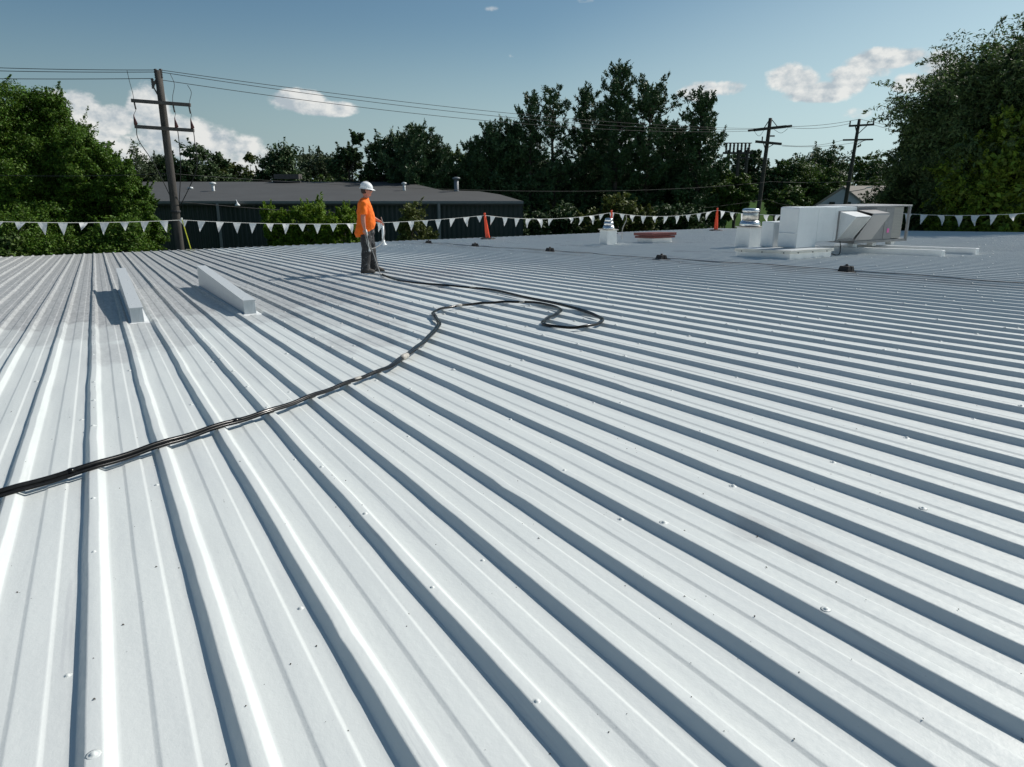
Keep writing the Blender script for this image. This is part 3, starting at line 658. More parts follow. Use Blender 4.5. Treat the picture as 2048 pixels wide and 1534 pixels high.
# ------------------------------------------------------------------ the worker
WB = on_roof(735, 545); WB.z = zr(WB.y, 0) + .002
wk = thing('person', WB, 'worker in white hard hat, orange shirt and paint-spattered trousers holding a spray hose', 'person', rz=R(-18.5 + 6))
def remesh(o, vox, it=6):
    md = o.modifiers.new('remesh', 'REMESH'); md.mode = 'VOXEL'; md.voxel_size = vox; md.use_smooth_shade = True
    s = o.modifiers.new('smooth', 'SMOOTH'); s.factor = .5; s.iterations = it; return o
# local frame: +x facing, +y his left (away from camera), z up
b = MB()
# head, neck
b.ell([(.045, 0, 1.455, .055, .056), (.05, 0, 1.50, .054, .055), (.055, 0, 1.53, .056, .056)], 14)
b.ell([(.085, 0, 1.475, .035, .028), (.082, 0, 1.49, .066, .050), (.073, 0, 1.52, .085, .066), (.066, 0, 1.56, .094, .074), (.062, 0, 1.60, .097, .077), (.060, 0, 1.64, .094, .075), (.058, 0, 1.675, .075, .062), (.058, 0, 1.695, .04, .03)], 18)
b.tube([(.150, 0, 1.597), (.176, 0, 1.565), (.160, 0, 1.553)], [.009, .014, .010], 8)          # nose
b.tube([(.135, -.022, 1.528), (.152, 0, 1.530), (.135, .022, 1.528)], .010, 6)                    # lips
b.tube([(.13, -.03, 1.605), (.156, 0, 1.610), (.13, .03, 1.605)], .010, 6)                       # brow
for s in (-1, 1): b.tube([(.052, s * .078, 1.61), (.044, s * .086, 1.59), (.055, s * .079, 1.555)], [.010, .012, .008], 6)  # ears
# torso core
b.ell([(0, 0, .80, .10, .12), (0, 0, .95, .12, .14), (.01, 0, 1.15, .12, .14), (.01, 0, 1.33, .10, .15), (.03, 0, 1.42, .07, .10), (.04, 0, 1.47, .05, .055)], 14)
def hand(b, W_, d, down, curl, side):
    # W_ wrist, d pointing along the hand, down = palm normal
    W_ = Vector(W_); d = Vector(d).normalized(); n = Vector(down).normalized(); l = d.cross(n).normalized() * side
    pc = [W_, W_ + d * .045, W_ + d * .085]
    b.tube([W_ + l * .0, W_ + d * .03, W_ + d * .08], [.026, .030, .024], 8)
    b.tube([W_ + d * .04 + l * .024, W_ + d * .085 + l * .026], [.016, .014], 8); b.tube([W_ + d * .04 - l * .024, W_ + d * .08 - l * .028], [.016, .013], 8)
    for k, (o_, ln_) in enumerate(((.030, .068), (.010, .078), (-.010, .072), (-.029, .056))):
        p = W_ + d * .082 + l * o_; pts = [p]; dirv = d.copy()
        for j in range(3):
            dirv = (dirv + n * curl * (.55 + .25 * j + .06 * k)).normalized(); p = p + dirv * ln_ / 3 * (1.15 - .12 * j); pts.append(p)
        b.tube(pts, [.0095, .009, .0085, .007], 7)
    p = W_ + d * .025 + l * .030; pts = [p, p + (d * .5 + l * .8 + n * .3).normalized() * .03, p + (d * .8 + l * .55 + n * .5).normalized() * .055, p + (d * .9 + l * .25 + n * .75).normalized() * .078]
    b.tube(pts, [.014, .012, .0105, .008], 7)
# right arm (near camera): hangs slightly back, forearm down holding the gun
SHR, ELR, WRR = (-.02, -.215, 1.36), (-.055, -.27, 1.09), (-.035, -.265, .865)
b.tube([SHR, (-.04, -.245, 1.22), ELR, (-.055, -.275, .99), WRR], [.055, .050, .043, .042, .029], 12)
hand(b, WRR, (.12, 0, -1), (.6, .7, -.05), .9, -1)
# left arm: reaches forward and down holding the hose loop
SHL, ELL, WRL = (.02, .215, 1.36), (.10, .27, 1.12), (.285, .215, 1.005)
b.tube([SHL, (.06, .25, 1.24), ELL, (.19, .25, 1.06), WRL], [.055, .050, .043, .041, .029], 12)
hand(b, WRL, (.85, -.25, -.45), (-.25, -.1, -.9), .9, 1)
# legs
FR, FL = (-.055, -.11, .09), (.16, .12, .09)
b.tube([(-.01, -.10, .86), (0, -.105, .48), FR], [.085, .055, .042], 12)
b.tube([(.02, .10, .86), (.10, .115, .48), FL], [.085, .055, .042], 12)
remesh(b.build('body', M['skin'], wk), .0075, 3)
# eyes are tiny at this size: sunglasses
MB().tube([(.045, -.082, 1.598), (.11, -.074, 1.597), (.148, -.045, 1.592), (.160, 0, 1.592), (.148, .045, 1.592), (.11, .074, 1.597)], [.004, .005, .013, .010, .013, .005], 6).build('sunglasses', M['rubber'], wk, smooth=True)
# hair at the back and sides below the hat
remesh(MB().ell([(.030, 0, 1.530, .058, .066), (.036, 0, 1.56, .078, .080), (.040, 0, 1.60, .084, .085), (.045, 0, 1.66, .086, .082)], 16).build('hair', M['hair'], wk), .008, 3)
# hard hat
hh = MB().ell([(.055, 0, 1.618, .125, .107), (.055, 0, 1.655, .122, .104), (.050, 0, 1.69, .112, .096), (.045, 0, 1.72, .090, .078), (.043, 0, 1.737, .055, .048), (.043, 0, 1.743, .015, .012)], 28)
hat = hh.build('hard_hat', M['hat'], wk, smooth=True)
hb = MB().ell([(.075, 0, 1.604, .158, .122), (.073, 0, 1.610, .158, .122), (.062, 0, 1.628, .128, .109)], 28).build('brim', M['hat'], hat, smooth=True)
hat.rotation_euler = (0, R(9), 0); hat.location = (-.24, 0, .035)
MB().tube([(-.07, 0, 1.665), (-.02, 0, 1.73), (.043, 0, 1.75), (.11, 0, 1.725), (.165, 0, 1.665)], .010, 6).build('ridge', M['hat'], hat, smooth=True)
# shirt
s = MB()
s.ell([(-.035, 0, .765, .178, .195), (-.01, 0, .84, .186, .198), (.025, 0, .95, .186, .195), (.030, 0, 1.06, .178, .195), (.025, 0, 1.16, .165, .195), (.010, 0, 1.27, .145, .195), (.005, 0, 1.35, .125, .190), (.012, 0, 1.40, .100, .155), (.028, 0, 1.435, .075, .095), (.04, 0, 1.455, .066, .070)], 22)
s.tube([(-.005, -.16, 1.375), (-.022, -.215, 1.34), (-.040, -.245, 1.24), (-.05, -.262, 1.135)], [.062, .076, .076, .078], 14)
s.tube([(.01, .16, 1.375), (.022, .215, 1.34), (.055, .245, 1.25), (.09, .262, 1.16)], [.062, .076, .076, .076], 14)
# shirt tail hanging lower at the back
s.ell([(-.130, -.02, .70, .055, .125), (-.115, 0, .78, .085, .155), (-.08, 0, .86, .11, .17)], 16)
so = remesh(s.build('shirt', M['shirt'], wk), .012, 4)
tex = bpy.data.textures.new('folds', 'CLOUDS'); tex.noise_scale = .13
dm = so.modifiers.new('folds', 'DISPLACE'); dm.texture = tex; dm.strength = .036; dm.mid_level = .5; dm.texture_coords = 'LOCAL'
# trousers
p = MB()
p.ell([(.02, 0, .70, .13, .16), (.02, 0, .78, .170, .180), (.02, 0, .86, .165, .182), (.015, 0, .93, .160, .18), (.01, 0, .97, .15, .17)], 20)
p.tube([(0, -.09, .80), (-.005, -.10, .66), (-.005, -.107, .48), (-.025, -.11, .28), (-.05, -.112, .12), (-.055, -.112, .045)], [.115, .112, .098, .090, .088, .092], 16)
p.tube([(.04, .09, .80), (.07, .10, .66), (.105, .112, .48), (.125, .118, .28), (.15, .12, .12), (.155, .12, .045)], [.115, .112, .098, .090, .088, .092], 16)
tr = remesh(p.build('trousers', M['trousers'], wk), .012, 3)
dm = tr.modifiers.new('folds', 'DISPLACE'); dm.texture = tex; dm.strength = .03; dm.mid_level = .5; dm.texture_coords = 'LOCAL'
for (fx, fy) in ((FR[0], FR[1]), (FL[0], FL[1])):
    q = MB().ell([(fx + .055, fy, .0, .145, .050), (fx + .055, fy, .03, .147, .052), (fx + .045, fy, .06, .13, .048), (fx + .02, fy, .085, .09, .046), (fx, fy, .12, .055, .048), (fx, fy, .17, .05, .046)], 16)
    q.build('boot', M['boot'], wk, smooth=True)
WM = Matrix.Translation(WB) @ Matrix.Rotation(wk.rotation_euler.z, 4, 'Z')
def wl(x, y, z): return WM @ Vector((x, y, z))
# whip hose from the roof up to the gun hand, and the loop over the left hand
e0 = dd[-1]
wh = catmull([e0 + Vector((.02, 0, -.003)), (wl(.19, -.30, .10) + e0) / 2 + Vector((0, 0, -.05)), wl(.10, -.32, .40), wl(.02, -.32, .64), wl(-.02, -.31, .80), wl(-.035, -.30, .90)], 8)
rel(MB().tube(wh, .0085, 7).build('whip_hose', M['whip'], smooth=True), t)
lp = catmull([wl(.33, .22, 1.20), wl(.34, .20, 1.10), wl(.37, .17, .99), wl(.395, .15, .90), wl(.39, .10, .75), wl(.33, .0, .60), wl(.22, -.12, .52), wl(.10, -.22, .49), wl(.03, -.27, .52), wl(-.01, -.29, .60), wl(-.03, -.30, .76)], 8)
lp = lp[10:]
rel(MB().tube(lp, .008, 7).build('hose_loop', M['whip'], smooth=True), t)
sg = thing('spray_gun', wl(-.015, -.29, .80), 'small metal spray gun with long tip in the worker\'s right hand', 'spray gun')
rel(MB().box(-.0, .03, 0, .02, 0, .06).build('grip', M['rubber'], bevel=.004), sg) if 0 else None
def gl(*a): return wl(*a)
rel(MB().tube([gl(-.02, -.285, .86), gl(.0, -.285, .78), gl(.0, -.285, .73)], [.018, .020, .014], 8).build('gun_body', M['galv'], smooth=True), sg)
rel(MB().tube([gl(.0, -.285, .74), gl(.03, -.285, .48)], .007, 6).build('wand', M['white'], smooth=True), sg)
rel(MB().tube([gl(.03, -.285, .49), gl(.034, -.285, .44)], [.014, .020], 8).build('tip_guard', M['white']), sg)

# ------------------------------------------------------------------ utility poles and lines
def pole(px, d, ytop_, lean, r0, r1, m, label, name='utility_pole'):
    top = P(px, ytop_, d); base = Vector((top.x + lean[0], top.y + lean[1], GZ))
    t = thing(name, base, label, 'utility pole', 'utility poles')
    n = 8; rel(MB().tube([base.lerp(top, k / n) for k in range(n + 1)], [r0 + (r1 - r0) * k / n for k in range(n + 1)], 14).build('shaft', m, smooth=True), t)
    return t, base, top
def along(base, top, py):            # point on a pole at photo height py
    lo, hi = 0., 1.
    for _ in range(40):
        m_ = (lo + hi) / 2; v = CR.transposed() @ base.lerp(top, m_); y = 767 - F * v.y / -v.z
        if y > py: lo = m_
        else: hi = m_
    return base.lerp(top, lo)
def wirepts(a, b, sag, n=28): return [a.lerp(b, k / n) - Vector((0, 0, sag * 4 * (k / n) * (1 - k / n))) for k in range(n + 1)]
def wire(pts, r, label, m='wire', name='power_line', group='overhead lines'):
    o = MB().tube(pts, r, 5).build(name, M[m]); return tag(o, label, 'overhead line', group)
D1 = 30.0
t, b1, t1 = pole(316, D1, 141, (0, 0), .185, .135, M['wood'], 'weathered wooden utility pole with two crossarms, left of the neighbouring building')
def insulator(mb, a, dirv, ln, r):
    n = 6; a = Vector(a); dirv = Vector(dirv).normalized(); pts = []; rr = []
    for k in range(n * 2 + 1): pts.append(a + dirv * ln * k / (2 * n)); rr.append(r if k % 2 else r * .55)
    mb.tube(pts, rr, 10)
def cross(py0, px0, px1, py1, base, top, d, sec, m, t, off=.12):
    a, c = P(px0, py0, d - off), P(px1, py1, d - off)
    rel(MB().beam(a, c, sec, sec * 1.2).build('crossarm', m, bevel=.01), t); return a, c
a1, c1 = cross(201, 263, 381, 210, b1, t1, D1 - .2, .11, M['arm'], t)
a2, c2 = cross(253, 270, 388, 261, b1, t1, D1 - .2, .11, M['arm'], t)
L_ = lambda a, c, f: a.lerp(c, f)
for f, dz in ((.04, 0), (.70, 0), (.97, 0)):
    mb = MB(); insulator(mb, L_(a1, c1, f) + Vector((0, 0, -.02)), (0.1, 0, -1), .30, .038); rel(mb.build('fuse_cutout', M['insul'], smooth=True), t)
jf = [(.03), (.72), (.99)]
for f in jf:
    q = L_(a2, c2, f)
    mb = MB(); mb.tube([q + Vector((0, 0, .06)), q + Vector((-.02, 0, .09)), q + Vector((-.05, 0, .34)), q + Vector((-.05, 0, .44))], [.055, .075, .028, .015], 10); rel(mb.build('insulator', M['redins'], smooth=True), t)
    rel(MB().tube(catmull([q + Vector((0, 0, .05)), q + Vector((0, 0, -.5)), q + (Vector((.5, .1, -1.5)) if f < .1 else Vector((-.05, .1, -1.5))), (b1.lerp(t1, .48) + Vector((.1, -.1, 0)) if f < .1 else b1.lerp(t1, .50) + Vector((.15, .1, 0)))], 6), .017, 6).build('drop_cable', M['wire'], smooth=True), t)
for f, (wx, wy) in zip((.04, .70, .97), ((254, 141), (340, 147), (375, 170))):
    q = L_(a1, c1, f); w_ = P(wx, wy, D1)
    rel(MB().tube(catmull([w_, w_.lerp(q, .35) + Vector((.12 if f > .1 else 0, 0, 0)), w_.lerp(q, .75) + Vector((.05 if f > .8 else .02, 0, 0)), q], 5), .010, 5).build('jumper_wire', M['wire']), t)
    q2 = L_(a2, c2, jf[(.04, .70, .97).index(f)]) + Vector((-.05, 0, .44)); rel(MB().tube(catmull([q + Vector((.03, 0, -.3)), (q + q2) / 2 + Vector((.05, 0, -.1)), q2], 4), .009, 5).build('jumper_wire', M['wire']), t)
mb = MB()
for (x_, y_) in ((313, 162), (320, 164)): pass
tp = t1
for o_, l_ in ((RT * -.10, .34), (RT * .10, .34)): insulator(mb, tp + o_ + Vector((0, 0, -.28)), (0, 0, 1), l_, .07)
rel(mb.build('post_insulator', M['insul'], smooth=True), t)
mb = MB(); q = P(306, 172, D1 - .1); insulator(mb, q + Vector((0, 0, -.1)), (0, 0, 1), .36, .065); rel(mb.build('post_insulator', M['insul'], smooth=True), t)
rel(MB().beam(P(306, 171, D1 - .1), P(317, 154, D1), .09).beam(P(308, 176, D1 - .1), P(318, 194, D1), .04).build('bracket', M['insul']), t)
rel(MB().lathe(b1.lerp(t1, .49), [(.19, -.03), (.20, -.02), (.20, .05), (.19, .06)], 14).build('band', M['dark']), t)
# right poles
D2, D3 = 57.0, 62.0
t, b2, t2 = pole(1541, D2, 236, (-.0, .6), .20, .13, M['wooddark'], 'dark utility pole with a triangular top brace, nearer the tall pines')
a, c = cross(260, 1508, 1572, 253, b2, t2, D2, .17, M['wooddark'], t)
mb = MB()
for f in (.0, .16, .34): insulator(mb, a.lerp(c, f), a - c, .45, .10)
for f in (1.0, .84, .68): insulator(mb, a.lerp(c, f), c - a, .45, .10)
rel(mb.build('strain_insulator', M['insul'], smooth=True), t)
rel(MB().beam(t2, a.lerp(c, .3), .05).beam(t2, a.lerp(c, .75), .05).build('brace', M['wooddark']), t)
a_, c_ = cross(283, 1511, 1563, 288, b2, t2, D2, .15, M['wooddark'], t)
rel(MB().beam(a_.lerp(c_, .3), along(b2, t2, 304), .05).beam(a_.lerp(c_, .75), along(b2, t2, 297), .05).build('brace', M['wooddark']), t)
mb = MB(); insulator(mb, a_.lerp(c_, .25), (0, 0, 1), .40, .06); insulator(mb, along(b2, t2, 272), RT, .5, .07); rel(mb.build('insulator', M['insul'], smooth=True), t)
for (x0_, x1_, dp) in ((1506, 1530, 272), (1548, 1576, 266)):
    rel(MB().tube(catmull([P(x0_, 259, D2), P((x0_ + x1_) / 2, dp, D2), P(x1_, 257, D2)], 6), .014, 5).build('jumper_wire', M['wire']), t)
t, b3, t3 = pole(1719, D3, 238, (0, .6), .20, .12, M['wooddark'], 'utility pole with street lamp arm standing before the pale house')
a, c = cross(252, 1698, 1748, 249, b3, t3, D3, .13, M['wooddark'], t)
mb = MB()
for f in (.03, .97): insulator(mb, a.lerp(c, f), (0, 0, 1), .40, .07)
rel(mb.build('insulator', M['insul'], smooth=True), t)
rel(MB().beam(a.lerp(c, .25), along(b3, t3, 268), .06).beam(a.lerp(c, .75), along(b3, t3, 270), .06).build('brace', M['wooddark']), t)
a_, c_ = cross(280, 1686, 1746, 279, b3, t3, D3, .11, M['wooddark'], t)
rel(MB().beam(a_.lerp(c_, .5), along(b3, t3, 292), .05).beam(a_.lerp(c_, .75), along(b3, t3, 291), .05).build('brace', M['wooddark']), t)
la = MB().tube(catmull([along(b3, t3, 384), P(1725, 379, D3), P(1733, 376, D3)], 5), .035, 6).build('lamp_arm', M['trim'], smooth=True); rel(la, t)
lh = MB().hexa([P(1731, 377, D3 - .1), P(1746, 374.5, D3 - .1), P(1746, 374.5, D3 + .2), P(1731, 377, D3 + .2), P(1733, 374.5, D3 - .1), P(1744, 372.5, D3 - .1), P(1744, 372.5, D3 + .2), P(1733, 374.5, D3 + .2)]).build('lamp_head', mat('lamp_grey', (.6, .6, .58), .4)); rel(lh, t)
# conductors
def proj(p):
    v = CR.transposed() @ p; return 1024 + F * v.x / -v.z, 767 - F * v.y / -v.z
def through(a, b, qx, qy, n=40):     # hang the wire so that it passes a measured point
    lo, hi = -2., 6.
    for _ in range(30):
        m_ = (lo + hi) / 2; pts = [proj(p) for p in wirepts(a, b, m_, n)]; y = None
        for (x0, y0), (x1, y1) in zip(pts[:-1], pts[1:]):
            if x0 <= qx <= x1: y = y0 + (y1 - y0) * (qx - x0) / (x1 - x0)
        if y > qy: hi = m_
        else: lo = m_
    return wirepts(a, b, lo, n)
tl_ = P(-500, 120, 30)
wire(wirepts(P(-420, 112, 33), P(313, 140, D1), .15), .013, 'highest overhead wire coming in from the left to the leaning pole')
wire(wirepts(P(-420, 124, 31), P(312, 144, D1 - .1), .12), .013, 'second overhead wire coming in from the left to the leaning pole')
wire(wirepts(P(-420, 148, 30), P(306, 157, D1 - .1), .08), .013, 'lowest overhead wire coming in from the left to the leaning pole')
wire(through(P(321, 140, D1), P(1510, 257, D2 + .5), 760, 198), .012, 'uppermost overhead wire running right across the sky to the dark pole')
wire(through(P(320, 144, D1), P(1509, 259, D2), 760, 206), .012, 'middle overhead wire running right across the sky to the dark pole')
wire(through(P(323, 160, D1), P(1507, 262, D2 - .6), 760, 219), .012, 'lower overhead wire running right across the sky to the dark pole')
wire(wirepts(P(1574, 253, D2), P(1719, 238, D3), .15), .016, 'top overhead wire between the two right poles')
wire(wirepts(P(1574, 255, D2 + .4), P(1700, 247, D3), .2), .016, 'second overhead wire between the two right poles')
wire(wirepts(P(1564, 290, D2), P(1690, 279, D3), .25), .014, 'lower overhead wire between the two right poles')
wire(wirepts(P(1564, 292, D2 + .4), P(1740, 279, D3), .25), .014, 'lowest bare wire between the two right poles, just under the crossarms')
wire(wirepts(P(1719, 238, D3), P(1990, 275, 72), .3), .016, 'overhead wire leaving the lamp pole towards the locust tree, upper')
wire(wirepts(P(1748, 250, D3), P(1990, 290, 72), .3), .016, 'overhead wire leaving the lamp pole towards the locust tree, lower')
wire(through(P(340, 347, D1), P(1535, 364, D2), 1040, 382), .009, 'long grey telephone cable crossing low in front of the dark trees', 'lightwire', 'telephone_cable')
wire(wirepts(P(-300, 335, 31), P(340, 347, D1), .2), .010, 'grey telephone cable coming in from the left behind the leafy tree', 'lightwire', 'telephone_cable')
wire(wirepts(P(1537, 363, D2), P(1712, 362, D3), .1), .013, 'grey telephone cable between the two right poles', 'lightwire', 'telephone_cable')
wire(wirepts(P(1712, 362, D3), P(1900, 364, 70), .2), .012, 'grey telephone cable leaving the lamp pole to the right', 'lightwire', 'telephone_cable')
wire(wirepts(P(1190, 427, 46), P(1533, 398, D2), .25), .009, 'thin service cable rising to the dark pole above the hatch', 'lightwire', 'telephone_cable')
wire(wirepts(P(1533, 398, D2), P(1600, 412, 58), .15), .010, 'thin service cable dropping right from the dark pole behind the duct', 'lightwire', 'telephone_cable')
wire(wirepts(P(345, 402, D1), P(700, 425, 44), .1), .014, 'black service cable sloping along the green wall behind the pennants', 'wire', 'telephone_cable')
# substation-like rack left of the dark pole
D4 = 92
q0 = P(1475, 330, D4); t = thing('insulator_rack', (q0.x, q0.y, GZ), 'dark two-post rack topped with a row of tall insulators beside the pines', 'electrical rack')
for px in (1458, 1478, 1495): 
    a = P(px, 318, D4); rel(MB().beam((a.x, a.y, GZ), P(px, 300, D4), .28).build('post', M['wooddark']), t)
rel(MB().beam(P(1446, 306, D4), P(1505, 306, D4), .25).beam(P(1446, 316, D4), P(1505, 316, D4), .18).build('beam', M['wooddark']), t)
for k in range(7):
    mb = MB(); a = P(1452 + k * 7.6, 304, D4); insulator(mb, a, (0, 0, 1), 1.05, .16); mb.beam(a + Vector((0, 0, 1.05)) - RT * .3, a + Vector((0, 0, 1.05)) + RT * .3, .10); rel(mb.build('insulator', M['insul']), t)

# ------------------------------------------------------------------ neighbouring green building
DN, DR = 46.0, 60.0
EL_, ER_ = P(230, 403, DN), P(1047, 402, DN)
ER_.z = EL_.z = (EL_.z + ER_.z) / 2
rdg = P(810, 363.5, DR); zrdg = rdg.z
def on_plane(px, py):                # on the roof plane through the eave and the ridge
    n = (ER_ - EL_).cross(rdg - ER_); r = ray(px, py); return r * (EL_.dot(n) / r.dot(n))
t = thing('green_building', (EL_ + ER_) / 2 * 1.0, 'long dark green metal building with grey roof behind the pennants', 'building')
t.location.z = GZ
out_ = [EL_, ER_, on_plane(1000, 389), on_plane(958, 382.5), on_plane(884, 380.5), on_plane(810, 363.5), on_plane(200, 363.5)]
nin = [Vector((q.x, q.y, q.z)) for q in out_]
rel(MB().add([q for q in nin] + [q - Vector((0, 0, .25)) for q in nin], [tuple(range(7)), tuple(reversed(range(7, 14)))] + [(k, (k + 1) % 7, 7 + (k + 1) % 7, 7 + k) for k in range(7)]).build('roof', M['shingle']), t)
# far slope behind the ridge
bk = FW * 12
rel(MB().add([nin[5] - Vector((0, 0, .02)), nin[6] - Vector((0, 0, .02)), nin[6] + bk - Vector((0, 0, 1.5)), nin[5] + bk - Vector((0, 0, 1.5)), nin[5] + bk - Vector((0, 0, 6)), nin[6] + bk - Vector((0, 0, 6))], [(0, 1, 2, 3), (3, 2, 5, 4)]).build('rear_roof', M['shingle']), t)
u = (ER_ - EL_); Lw = u.length; u.normalize(); back = FW * .35
sd_ = MB(); n = int(Lw / .15); W0 = EL_ + back; v = []
for k in range(n * 2 + 1):
    q = W0 + u * (k * Lw / (2 * n)) + FW * (.0 if (k // 1) % 4 in (0, 1) else .035)
    v += [Vector((q.x, q.y, GZ)), Vector((q.x, q.y, EL_.z - .2))]
sd_.add(v, [(2 * k, 2 * k + 2, 2 * k + 3, 2 * k + 1) for k in range(n * 2)])
rel(sd_.build('wall', M['siding']), t)
e1_ = W0 + u * Lw; e2_ = Vector((*out_[2][:2], 0)); e3 = Vector((*out_[3][:2], 0))
sw = [e1_, out_[2] - u * .3, out_[3] - u * .3, out_[4] - u * .3, out_[5] - u * .3]
mb = MB()
for a, c in zip(sw[:-1], sw[1:]): mb.add([(a.x, a.y, GZ), (c.x, c.y, GZ), (c.x, c.y, c.z - .2), (a.x, a.y, (a.z if a is not e1_ else EL_.z) - .2)], [(0, 1, 2, 3)])
rel(mb.build('end_wall', M['siding']), t)
rel(MB().beam(EL_ + Vector((0, 0, -.06)), ER_ + Vector((0, 0, -.06)), .14, .16).build('eave_gutter', M['trim']), t)
for px in (434, 877):
    a = P(px, 405, DN); rel(MB().beam((a.x, a.y, a.z - .05), (a.x, a.y, GZ), .16).build('downspout', M['trim']), t)
rel(MB().tube(catmull([P(471, 404, DN + .3), P(472, 400, DN - .1), P(475, 406, DN - .4)], 4), .025, 6).build('lamp_arm', M['white']), t)
rel(MB().lathe(P(475, 412, DN - .4), [(.16, 0), (.15, .08), (.06, .16), (.03, .24)], 14).build('lamp_shade', M['white'], smooth=True), t)
def rvent(px, py0, py1, r, cap_, m, lb):
    b_ = on_plane(px, py0) ; hgt = (py0 - py1) / F * b_.dot(FW) * 1.04
    o = thing('roof_pipe', b_ - Vector((0, 0, .05)), lb, 'vent pipe', 'vent pipes on the green building')
    MB().lathe((0, 0, 0), [(r * 1.4, 0), (r, .1), (r, hgt)], 14).build('pipe', m, o, smooth=True)
    if cap_: MB().lathe((0, 0, hgt), [(r * .9, -.12), (r * cap_, -.10), (r * cap_, .0), (r * .6, .05)], 14).build('cap', m, o, smooth=True)
rvent(427, 382, 366, .10, 2.2, M['white'], 'white capped vent pipe on the green building roof, right of the wooden pole')
rvent(808.5, 381, 366, .10, 1.8, M['galv'], 'thin grey vent pipe on the green building roof, right of the worker\'s head')
rvent(381, 378, 374, .14, 1.4, M['galv'], 'stubby round vent on the green building roof beside the wooden pole')
rvent(913, 382.5, 357, .16, 1.7, mat('slate_vent', (.16, .18, .20), .5), 'tall slate-grey capped flue at the right end of the green building')
q = on_plane(577, 364.5); o = thing('roof_unit', q, 'boxy brown-grey rooftop unit on the ridge of the green building', 'rooftop unit')
MB().box(-1.0, 1.0, -.5, .5, .25, .62).build('body', mat('brown_unit', (.10, .09, .08), .7, var=.3), o).rotation_euler = (0, 0, -YAW)
MB().box(-1.1, 1.1, -.6, .6, .0, .12).build('curb', M['dark'], o).rotation_euler = (0, 0, -YAW)

# ------------------------------------------------------------------ pale house on the right
DH = 84
A_ = P(1690, 374, DH); Lb, Rb = P(1636, 414, DH), P(1744, 414, DH)
t = thing('house', (A_.x, A_.y, GZ), 'pale gabled house behind the lamp pole and air conditioner', 'house')
hd = (FW * .55 + RT * .83).normalized() * 14
wz = Lb.z + .5
gx = RT
ap = A_; l0 = A_ - gx * 3.1; r0 = A_ + gx * 3.1; l0.z = r0.z = A_.z - 2.15
mb = MB(); pts = [Vector((l0.x, l0.y, GZ)), Vector((r0.x, r0.y, GZ)), r0, ap - Vector((0, 0, .05)), l0]
pts2 = [q + hd for q in pts]
mb.add(pts + pts2, [(0, 1, 2, 3, 4), (9, 8, 7, 6, 5), (1, 6, 7, 2), (0, 4, 9, 5)]); rel(mb.build('wall', M['housewall']), t)
mb = MB(); ov = .35
for s in (-1, 1):
    e_ = ap + gx * s * 3.6 - Vector((0, 0, 2.5)); f0 = -hd.normalized() * ov
    mb.hexa([ap + f0, e_ + f0, e_ + hd, ap + hd] + [q + Vector((0, 0, .14)) for q in (ap + f0, e_ + f0, e_ + hd, ap + hd)])
rel(mb.build('roof', M['houseroof']), t)
for px in (1664, 1696):
    c = P(px, 411, DH - .15); rel(MB().hexa([c - RT * .3 - Vector((0, 0, .45)), c + RT * .3 - Vector((0, 0, .45)), c + RT * .3 + FW * .1 - Vector((0, 0, .45)), c - RT * .3 + FW * .1 - Vector((0, 0, .45)), c - RT * .3 + Vector((0, 0, .4)), c + RT * .3 + Vector((0, 0, .4)), c + RT * .3 + FW * .1 + Vector((0, 0, .4)), c - RT * .3 + FW * .1 + Vector((0, 0, .4))]).build('window', M['glass']), t)

# ------------------------------------------------------------------ vegetation
def leaf_mesh(name, C, Nn, size, aspect, m, rg, droop=0.0):
    n = len(C); N_ = Nn / np.linalg.norm(Nn, axis=1, keepdims=True)
    T_ = rg.normal(size=(n, 3)); T_[:, 2] -= droop; T_ -= (T_ * N_).sum(1, keepdims=True) * N_; T_ /= np.linalg.norm(T_, axis=1, keepdims=True) + 1e-9
    B_ = np.cross(N_, T_); s = size * rg.uniform(.6, 1.35, (n, 1)); w = s * aspect
    V = np.stack([C - T_ * s, C + B_ * w - T_ * s * .1 + N_ * w * .25, C + T_ * s, C - B_ * w - T_ * s * .1 + N_ * w * .25], 1).reshape(-1, 3)
    me = bpy.data.meshes.new(name); me.vertices.add(4 * n); me.vertices.foreach_set('co', V.astype(np.float32).ravel())
    me.loops.add(4 * n); me.loops.foreach_set('vertex_index', np.arange(4 * n, dtype=np.int32)); me.polygons.add(n)
    me.polygons.foreach_set('loop_start', np.arange(n, dtype=np.int32) * 4); me.update(calc_edges=True); me.materials.append(m)
    o = bpy.data.objects.new(name, me); COL.objects.link(o); return o
def limb(mb, a, b, r0, r1, rg, n=5):
    pts = []; a = Vector(a); b = Vector(b); L0 = (b - a).length
    for k in range(n + 1):
        f = k / n; j = Vector(rg.normal(size=3)) * L0 * .035 * math.sin(math.pi * f); pts.append(a.lerp(b, f) + j + Vector((0, 0, -L0 * .10 * math.sin(math.pi * f) * .5)))
    mb.tube(pts, [r0 + (r1 - r0) * k / n for k in range(n + 1)], 7)
